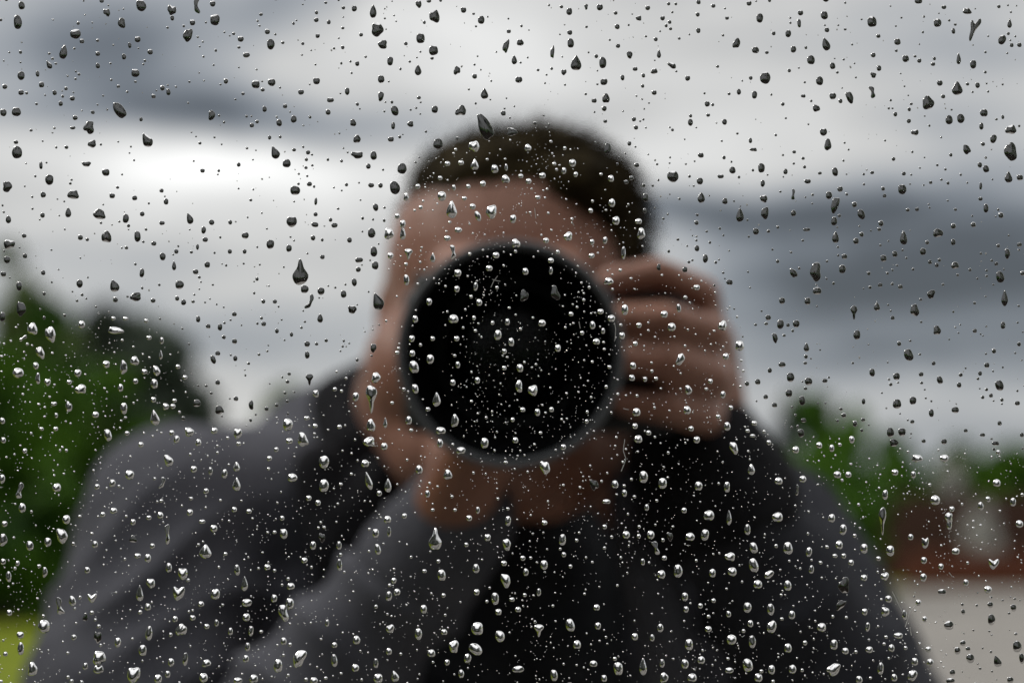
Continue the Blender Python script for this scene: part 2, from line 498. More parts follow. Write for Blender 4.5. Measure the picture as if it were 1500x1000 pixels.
# unseen wood added on the camera's side, for the beads to mirror and for shade
def added_woodland():
    lobes = []
    g = random.Random(5)
    for i in range(76):
        a = R(-260 + i / 75 * 205)             # from the left round behind to the right
        rr = g.uniform(8.5, 11.0)
        h = g.uniform(6.6, 8.6)
        if math.degrees(a) < -190: rr *= 0.72   # nearer on the right, to hold back sky light from there
        if -212 < math.degrees(a) < -128: continue
        c = (math.sin(a) * rr, math.cos(a) * rr)
        lobes.append(((c[0], c[1], h * 0.5), (1.1, 1.1, h * 0.5)))
        lobes.append(((c[0], c[1], h * 0.22), (1.3, 1.3, h * 0.24)))
    me = leaf_mesh("added_woodland", lobes, 60000, 0.22, 99)
    o = link("added_woodland", me, M_leaf_silver, None, False)
    tag(o, "unseen grey-green wood added on the near side for the drops to mirror", "woods", kind="stuff")
added_woodland()
def added_house():  # unseen building added behind the viewer, a grey tone for the drops to mirror
    root = empty("added_house", (-1.5, -8.2, 0))
    tag(root, "unseen grey rendered building added behind the viewer for the drops to mirror", "added_house")
    bm = bmesh.new(); box(bm, (-7.5, -5, 0), (7.5, 0, 7.4)); link("wall", bm_mesh("wall", bm), M_render, root, False)
    bm = bmesh.new()
    v = [bm.verts.new(p) for p in ((-8, -5.5, 7.402), (8, -5.5, 7.402), (8, 0.5, 7.402), (-8, 0.5, 7.402), (-8, -2.5, 9.4), (8, -2.5, 9.4))]
    for f in ((0, 3, 2, 1), (3, 4, 5, 2), (0, 1, 5, 4), (0, 4, 3), (1, 2, 5)): bm.faces.new([v[i] for i in f])
    link("roof", bm_mesh("roof", bm), M_slate, root, False)
    for z in (4.9,):
        for x in (-5.6, -2.6, 1.2, 4.4):
            bm = bmesh.new(); box(bm, (x, -0.05, z), (x + 1.1, 0.03, z + 1.35)); w = link("window", bm_mesh("window", bm), M_alu, root, False)
            bm = bmesh.new(); box(bm, (x + .07, 0.0, z + .07), (x + 1.03, 0.034, z + 1.28)); link("pane", bm_mesh("pane", bm), M_lensglass, w, False)
    bm = bmesh.new(); box(bm, (-0.9, -0.05, 0), (0.1, 0.04, 2.1)); link("door", bm_mesh("door", bm), M_wood, root, False)
added_house()
tree_hedge = leaf_mesh("added_hedge", [((-9 + i * 0.75, -6.6 + 0.2 * math.sin(i * 2.1), 0.62), (0.62, 0.5, 0.66)) for i in range(26)], 16000, 0.06, 41)  # unseen row added before the building, a dark band for the drops to mirror
tag(link("added_hedge", tree_hedge, M_leaf_dark, None, False), "unseen dark clipped greenery added before the grey building for drops to mirror", "added_hedge", kind="stuff")

# ------------------------------------------------------------------ the person
def person():
    # one continuous skin: head, neck, trunk, arms, hands, legs
    bm = bmesh.new()
    ell(bm, P(746, 402, 1.26), (0.0885, 0.100, 0.096))
    ell(bm, P(738, 520, 1.222), (0.081, 0.076, 0.088))
    ell(bm, P(733, 610, 1.21), (0.070, 0.062, 0.068))
    ell(bm, P(722, 676, 1.158), (0.044, 0.038, 0.030))
    ell(bm, P(775, 700, 1.235), (0.056, 0.044, 0.030))
    ell(bm, P(690, 640, 1.19), (0.04, 0.04, 0.04)); ell(bm, P(790, 640, 1.2), (0.045, 0.04, 0.045))
    ell(bm, P(624, 555, 1.232), (0.045, 0.060, 0.055)); ell(bm, P(868, 570, 1.24), (0.040, 0.058, 0.055))
    chain(bm, [P(590, 585, 1.235), P(640, 665, 1.198), P(715, 700, 1.182), P(800, 700, 1.19), P(868, 640, 1.225)], [.034, .032, .028, .030, .032])
    cap(bm, P(745, 432, 1.152), P(741, 500, 1.135), 0.010, 0.015)           # nose
    ell(bm, P(726, 506, 1.142), (0.012, 0.012, 0.010)); ell(bm, P(757, 506, 1.142), (0.012, 0.012, 0.010))
    cap(bm, P(655, 392, 1.165), P(725, 396, 1.150), 0.012, 0.012); cap(bm, P(765, 396, 1.150), P(835, 392, 1.165), 0.012, 0.012)   # brow
    ell(bm, P(655, 470, 1.172), (0.030, 0.024, 0.024)); ell(bm, P(828, 470, 1.175), (0.030, 0.024, 0.024))     # cheeks
    for px, s in ((572, -1), (918, 1)):                                     # ears
        ell(bm, P(px, 470, 1.262), (0.009, 0.018, 0.031), Matrix.Rotation(R(22 * s), 3, 'Z'))
        ell(bm, P(px + 4 * s, 500, 1.256), (0.008, 0.011, 0.012))
    cap(bm, P(745, 600, 1.285), P(745, 860, 1.36), 0.061, 0.070, n=24)
    cap(bm, P(640, 700, 1.34), P(560, 740, 1.36), 0.045, 0.05); cap(bm, P(850, 700, 1.34), P(940, 740, 1.37), 0.045, 0.05)
    ell(bm, P(745, 960, 1.41), (0.16, 0.10, 0.22))
    hipc = Vector((P(745, 1200, 1.40).x, 1.42, 0.93))
    ell(bm, hipc, (0.15, 0.10, 0.14)); cap(bm, P(745, 1000, 1.41), hipc, 0.11, 0.11)
    for s in (-1, 1):
        chain(bm, [hipc + Vector((0.09 * s, 0, -0.02)), hipc + Vector((0.10 * s, -0.03, -0.44)), hipc + Vector((0.11 * s, 0.02, -0.86))], [0.08, 0.05, 0.038])
        cap(bm, hipc + Vector((0.11 * s, 0.02, -0.88)), hipc + Vector((0.13 * s, -0.13, -0.895)), 0.03, 0.026)
    # arms inside the sleeves
    shL, elL, wrL = P(272, 768, 1.34), P(225, 1330, 1.19), P(628, 812, 1.135)
    shR, elR, wrR = P(1105, 815, 1.42), P(1335, 1210, 1.22), P(1015, 662, 1.165)
    chain(bm, [P(450, 740, 1.39), shL, elL, wrL], [0.05, 0.045, 0.036, 0.027])
    chain(bm, [P(1000, 790, 1.42), shR, elR, wrR], [0.05, 0.045, 0.036, 0.028])
    # hand on the camera grip: palm, four bent fingers of different length, thumb behind
    chain(bm, [wrR, P(1032, 590, 1.168), P(1036, 505, 1.168)], [0.026, 0.028, 0.020])
    cap(bm, P(1020, 600, 1.165), P(1040, 505, 1.160), 0.022, 0.018)
    FR = 0.0093
    chain(bm, [P(1040, 495, 1.160), P(1030, 430, 1.108), P(962, 400, 1.086), P(892, 412, 1.080)], [.0125, .0115, .0105, .0088], m=4)
    chain(bm, [P(1044, 508, 1.158), P(1040, 488, 1.092), P(975, 470, 1.066), P(908, 466, 1.073)], [.0125, .0122, .0118, .0098], m=4)
    chain(bm, [P(1046, 548, 1.160), P(1044, 552, 1.092), P(978, 530, 1.066), P(906, 524, 1.073)], [.0125, .0122, .0116, .0096], m=4)
    chain(bm, [P(1038, 594, 1.160), P(1036, 612, 1.096), P(976, 596, 1.074), P(914, 588, 1.08)], [.0118, .0112, .0104, .0088], m=4)
    chain(bm, [P(1020, 590, 1.178), P(980, 545, 1.195), P(940, 500, 1.186)], [.016, .0125, .0095], m=4)
    # hand under the lens: palm up, fingers round the barrel
    chain(bm, [wrL, P(668, 728, 1.112), P(706, 655, 1.080), P(742, 628, 1.062)], [0.025, 0.025, 0.024, 0.018])
    lc = P(748, 515, 1.04)
    def ring(a, d, rr=0.0525):
        c = P(748, 515, d)
        return c + CR @ Vector((rr * math.cos(R(a)), rr * math.sin(R(a)), 0))
    for k, (d, tip) in enumerate(((1.030, -30), (1.045, -20), (1.060, -22), (1.074, -36))):
        chain(bm, [ring(-100, d), ring(-72, d), ring(-45, d), ring(tip, d)], [.0100, .0095, .0088, .0074], m=4)
    chain(bm, [ring(-125, 1.06), ring(-152, 1.045), ring(-178, 1.035)], [.014, .0115, .009], m=4)
    body = fuse("person", bm, 0.0036, 5)
    me_p = body
    base = Vector((hipc.x, hipc.y, 0))
    n = len(me_p.vertices)
    co = np.empty(n * 3); me_p.vertices.foreach_get('co', co); co = co.reshape(-1, 3) - np.array(base)
    me_p.vertices.foreach_set('co', co.reshape(-1)); me_p.update()
    root = link("person", me_p, M_skin)
    root.location = base
    tag(root, "man in charcoal jacket raising a camera to his face, out of focus behind the glass", "person")
    inv = Matrix.Translation(-base)
    def child(name, me, m, parent=root, smooth=True):
        me.transform(inv)
        return link(name, me, m, parent, smooth)
    # eyes and mouth
    for px in (690, 800):
        bm = bmesh.new(); ell(bm, P(px, 430, 1.168), (0.0125, 0.0125, 0.0125))
        e = child("eye", bm_mesh("eye", bm), M_eye)
        bm = bmesh.new(); ell(bm, P(px, 430, 1.1585), (0.0058, 0.004, 0.0058)); child("iris", bm_mesh("iris", bm), M_iris, e)
    bm = bmesh.new()
    chain(bm, [P(695, 590, 1.158), P(738, 584, 1.146), P(782, 590, 1.158)], [.003, .006, .003]); chain(bm, [P(700, 595, 1.158), P(738, 602, 1.148), P(778, 595, 1.158)], [.003, .007, .003])
    child("lips", fuse("lips", bm, 0.0025, 3), M_lip)
    # hair
    bm = bmesh.new()
    hc = [(P(780, 328, 1.285), (0.082, 0.092, 0.070)), (P(850, 352, 1.272), (0.044, 0.078, 0.066)), (P(735, 298, 1.262), (0.068, 0.082, 0.050)),
          (P(890, 372, 1.262), (0.020, 0.045, 0.036)), (P(760, 420, 1.315), (0.080, 0.060, 0.090)), (P(820, 290, 1.225), (0.045, 0.045, 0.034))]
    for c, r in hc:
        ell(bm, c, r)
    hm = fuse("hair", bm, 0.005, 5)
    displace(hm, lambda co: np.array([0.004 * mnoise.noise(Vector(c) * 45) + 0.002 * mnoise.noise(Vector(c) * 130) for c in co]))
    pts = [(Vector(p.center), Vector(p.normal)) for p in hm.polygons]
    hairo = child("hair", hm, M_hair)
    g = random.Random(3)
    vs, fs = [], []
    for _ in range(6500):
        c, nn = g.choice(pts)
        d = (nn * 0.7 + Vector((g.uniform(-.5, .5) + 0.35, g.uniform(-.4, .6), g.uniform(-.5, .1)))).normalized()
        sd_ = d.cross(Vector((g.random(), g.random(), g.random()))).normalized() * 0.0007
        L = g.uniform(0.008, 0.021)
        i = len(vs)
        c = c - nn * 0.002
        vs += [c - sd_, c + sd_, c + d * L * 0.6 + sd_ * 0.6 + Vector((0, 0, -0.001)), c + d * L + Vector((0, 0, -0.004)), c + d * L * 0.6 - sd_ * 0.6 + Vector((0, 0, -0.001))]
        fs += [(i, i + 1, i + 2, i + 4), (i + 4, i + 2, i + 3)]
    st = meshdata("hair_strands", vs, fs)
    so = child("hair_strands", st, M_hair, hairo, False); so["kind"] = "stuff"
    for pts_, r in (([P(640, 398, 1.158), P(685, 388, 1.146), P(725, 398, 1.146)], .005), ([P(765, 398, 1.146), P(805, 388, 1.146), P(848, 398, 1.158)], .005)):
        bm = bmesh.new(); chain(bm, pts_, [r * .6, r, r * .7]); child("eyebrow", bm_mesh("eyebrow", bm), M_hair)
    # shirt
    bm = bmesh.new()
    ell(bm, P(750, 985, 1.385), (0.150, 0.112, 0.215)); ell(bm, P(750, 900, 1.36), (0.115, 0.085, 0.080))
    cap(bm, P(755, 815, 1.312), P(752, 930, 1.345), 0.070, 0.100, n=24)
    child("shirt", fuse("shirt", bm, 0.006, 6), M_shirt)
    # jacket: shoulders, open front, sleeves with folds
    bm = bmesh.new()
    for s, sh, px in ((-1, shL, 470), (1, shR, 1000)):
        chain(bm, [P(560 if s < 0 else 945, 750, 1.375), P(px, 752 if s < 0 else 775, 1.375), sh], [0.060, 0.070, 0.077], n=24)
        ell(bm, P(px - 20 * s, 930, 1.405), (0.115, 0.118, 0.20))
        cap(bm, P(px, 900, 1.40), Vector((P(px - 30 * s, 1200, 1.4).x, 1.42, 0.84)), 0.10, 0.115, n=24)
    ell(bm, P(745, 960, 1.455), (0.19, 0.075, 0.23))
    chain(bm, [shL, shL.lerp(elL, .5) + Vector((-.026, 0, 0)), elL], [0.079, 0.080, 0.068], n=28)
    chain(bm, [elL, elL.lerp(wrL, .5), wrL.lerp(elL, -.08)], [0.066, 0.058, 0.035], n=24)
    jm = fuse("jacket", bm, 0.0055, 8)
    A0, A1 = np.array(shL), np.array(elL)
    B0, B1 = np.array(elL), np.array(wrL)
    C0, C1 = np.array(elR), np.array(wrR)
    def folds(co):
        out = np.zeros(len(co))
        def along(a, b):
            ab = b - a
            t = ((co - a) @ ab) / (ab @ ab)
            dist = np.linalg.norm(co - (a + np.clip(t, 0, 1)[:, None] * ab), axis=1)
            return t, np.clip((0.105 - dist) / 0.03, 0, 1)
        nzz = np.array([mnoise.noise(Vector(c) * 9.0) for c in co])
        n2 = np.array([mnoise.noise(Vector((c[0] * 16, c[1] * 16, c[2] * 30)) + Vector((3, 1, 7))) for c in co])
        t, w = along(A0, A1)
        ph = t * 5.2 + (co[:, 0] - A0[0]) * 13 + nzz * 0.55
        out += w * np.clip((t + .1) * 4, 0, 1) * 0.006 * (1 - 2 * np.abs(np.sin(ph * math.pi)) ** 0.7) * np.clip(1.3 - t, 0, 1)
        t, w = along(B0, B1)
        ph = t * 5.5 + (co[:, 2] - B0[2]) * 4 + nzz * 0.6
        out += w * 0.006 * (1 - 2 * np.abs(np.sin(ph * math.pi)) ** 0.7) * np.clip(t * 3, 0, 1)
        t, w = along(C0, C1)
        ph = t * 4.5 + nzz * 0.7
        out += w * 0.005 * (1 - 2 * np.abs(np.sin(ph * math.pi)) ** 0.7)
        return out * (0.55 + 0.9 * np.abs(nzz) + 0.5 * n2) + n2 * 0.0035 + nzz * 0.004
    displace(jm, folds)
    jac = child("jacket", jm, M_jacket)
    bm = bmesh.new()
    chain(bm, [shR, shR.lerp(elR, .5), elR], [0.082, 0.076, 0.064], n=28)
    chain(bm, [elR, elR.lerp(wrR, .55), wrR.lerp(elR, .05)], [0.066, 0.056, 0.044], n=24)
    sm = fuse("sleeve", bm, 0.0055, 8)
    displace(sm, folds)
    child("sleeve", sm, M_jacket_shaded, jac)["label"] = "jacket sleeve raised to the camera grip, its shade put into the cloth colour"
    # cuffs
    for a, b, r in ((elL, wrL, 0.036), (elR, wrR, 0.047)):
        bm = bmesh.new(); cap(bm, b.lerp(a, .04 if a is elL else .12), b.lerp(a, -.10 if a is elL else .02), r + .006, r + .001, n=24)
        child("cuff", bm_mesh("cuff", bm), M_trim if a is elR else M_jacket, jac)
    # standing black collar behind the neck
    bm = bmesh.new()
    cp = [P(566, 735, 1.315), P(520, 660, 1.325), P(498, 590, 1.37), P(560, 560, 1.43), P(745, 590, 1.475), P(900, 570, 1.43), P(952, 640, 1.36)]
    chain(bm, cp, [.020, .026, .024, .024, .024, .024, .020], n=12)
    chain(bm, [p + Vector((0, .012, -.03)) for p in cp], [.022, .028, .028, .028, .028, .026, .022], n=12)
    child("collar", fuse("collar", bm, 0.005, 6), M_trim, jac)
    # lapels of the open jacket
    bm = bmesh.new(); chain(bm, [P(922, 655, 1.25), P(930, 730, 1.205), P(952, 840, 1.180), P(985, 960, 1.185), P(1005, 1100, 1.22)], [.013, .019, .021, .020, .018], n=14)
    child("lapel", fuse("lapel", bm, 0.004, 6), M_jacket, jac)
    bm = bmesh.new()
    chain(bm, [P(560, 700, 1.29), P(525, 760, 1.275), P(560, 800, 1.262), P(620, 770, 1.255)], [.018, .026, .02, .014], n=14)
    chain(bm, [P(470, 690, 1.29), P(500, 800, 1.27), P(520, 900, 1.27), P(540, 1050, 1.28)], [.022, .024, .022, .02], n=14)
    child("lapel", fuse("lapel", bm, 0.004, 6), M_trim, jac)
    # trousers and shoes
    bm = bmesh.new()
    ell(bm, hipc, (0.175, 0.125, 0.15))
    for s in (-1, 1):
        chain(bm, [hipc + Vector((0.09 * s, 0, -0.04)), hipc + Vector((0.10 * s, -0.03, -0.44)), hipc + Vector((0.11 * s, 0.02, -0.84))], [0.10, 0.075, 0.065], n=20)
    child("trousers", fuse("trousers", bm, 0.008, 5), M_trouser)
    for s in (-1, 1):
        bm = bmesh.new()
        a = hipc + Vector((0.11 * s, 0.03, -0.885)); b = hipc + Vector((0.14 * s, -0.17, -0.89))
        cap(bm, a, b, 0.045, 0.040); cap(bm, a + Vector((0, -.02, 0.06)), a, .045, .045)
        sm = fuse("shoe", bm, 0.006, 4)
        n = len(sm.vertices); co = np.empty(n * 3); sm.vertices.foreach_get('co', co); co = co.reshape(-1, 3); co[:, 2] = np.maximum(co[:, 2], 0.004); sm.vertices.foreach_set('co', co.reshape(-1))
        child("shoe", sm, M_shoe)
person()

# ------------------------------------------------------------------ the camera he holds
def held_camera():
    root = empty("camera", P(748, 516, 1.09), CR)
    tag(root, "black camera with a wide round lens hood held up to the man's face", "camera")
    def lat(name, prof, m, parent=root, close=True, n=64):
        bm = bmesh.new(); lathe(bm, prof, n, close)
        return link(name, bm_mesh(name, bm), m, parent)
    hood = lat("lens_hood", [(.0500, .078), (.0560, .100), (.0612, .1365), (.0590, .1365), (.054, .100), (.0475, .079)], M_plastic)
    bm = bmesh.new()
    lathe(bm, [(.0614, .1355), (.0612, .1392), (.0602, .1412), (.0576, .1412), (.0568, .1394), (.0565, .1360)], 64, True)
    link("hood_rim", bm_mesh("hood_rim", bm), M_rim, hood)
    lat("hood_lining", [(.0567, .1345), (.0530, .100), (.0462, .082), (.0400, .078), (.0400, .076), (.0470, .0785), (.0535, .0995), (.0573, .1345)], M_felt, hood)
    barrel = lat("lens_barrel", [(.0385, .0), (.0415, .003), (.0415, .022), (.0430, .024), (.0430, .055), (.0415, .057), (.0415, .080), (.0395, .081), (.037, .060), (.036, 0.0)], M_plastic)
    bm = bmesh.new()
    for i in range(60):
        a = 2 * math.pi * i / 60
        box(bm, (.0428, -.0013, .026), (.0446, .0013, .053), Matrix.Rotation(a, 4, 'Z'))
    fr = link("focus_ring", bm_mesh("focus_ring", bm), M_rubber, barrel, False)
    bm = bmesh.new()
    lathe(bm, [(.0405, .0755), (.034, .0795), (.022, .083), (.010, .0848), (.0004, .0852)], 48)
    link("front_element", bm_mesh("front_element", bm), M_lensglass, barrel)
    lat("name_ring", [(.0402, .0765), (.0402, .0785), (.0435, .0785), (.0435, .0765)], M_felt, barrel)
    bm = bmesh.new(); box(bm, (-.066, -.050, -.042), (.105, .040, -.002)); body = link("body", bm_mesh("body", bm, .009, 3), M_plastic, root)
    bm = bmesh.new(); box(bm, (.046, -.046, -.010), (.107, .036, .010)); link("grip", bm_mesh("grip", bm, .010, 3), M_rubber, root)
    bm = bmesh.new()
    box(bm, (-.030, .036, -.050), (.030, .066, .006))
    for v in bm.verts:
        if v.co.z > 0 and v.co.y > .05: v.co.y -= .010
        if v.co.y > .05: v.co.x *= .62
    link("prism_housing", bm_mesh("prism_housing", bm, .006, 3), M_plastic, root)
    bm = bmesh.new(); box(bm, (-.016, .040, -.058), (.016, .060, -.046)); link("eyepiece", bm_mesh("eyepiece", bm, .004, 2), M_rubber, root)
    bm = bmesh.new(); lathe(bm, [(.0001, 0), (.0055, 0), (.0055, .005), (.0001, .006)], 20)
    sb = link("shutter_button", bm_mesh("shutter_button", bm), M_metal, root)
    sb.matrix_local = Matrix.Translation((.080, .0355, .000)) @ Matrix.Rotation(R(-75), 4, 'X')
    bm = bmesh.new(); lathe(bm, [(.0001, 0), (.011, 0), (.011, .008), (.0095, .0095), (.0001, .0095)], 32)
    dl = link("mode_dial", bm_mesh("mode_dial", bm), M_plastic, root)
    dl.matrix_local = Matrix.Translation((-.050, .0395, -.022)) @ Matrix.Rotation(R(-90), 4, 'X')
    bm = bmesh.new(); box(bm, (-.040, -.035, -.0455), (.040, .030, -.0415)); link("rear_screen", bm_mesh("rear_screen", bm, .001, 1), M_lensglass, root)
held_camera()

# ------------------------------------------------------------------ the glass
def window():
    root = empty("window", CM @ Vector((0, -0.42, -GLASS_D)), CR)
    tag(root, "clear upright pane of wet glass between the viewer and the man", "window")
    W, Hh = 0.50, 0.40
    bm = bmesh.new(); box(bm, (-W, 0.42 - Hh, -0.006), (W, 0.42 + Hh, 0.0)); link("glass_pane", bm_mesh("glass_pane", bm), M_glass, root, False)
    for y in (0.42 - Hh - 0.045, 0.42 + Hh):
        bm = bmesh.new(); box(bm, (-W - 0.045, y, -0.03), (W + 0.045, y + 0.045, 0.02)); link("frame_rail", bm_mesh("frame_rail", bm, .004, 2), M_alu, root, False)
    for x in (-W - 0.045, W):
        bm = bmesh.new(); box(bm, (x, 0.4205 - Hh, -0.03), (x + 0.045, 0.4195 + Hh, 0.02)); link("frame_stile", bm_mesh("frame_stile", bm, .004, 2), M_alu, root, False)
        bm = bmesh.new(); box(bm, (x, -1.10, -0.03), (x + 0.045, -0.026, 0.02)); link("leg", bm_mesh("leg", bm, .004, 2), M_alu, root, False)
window()

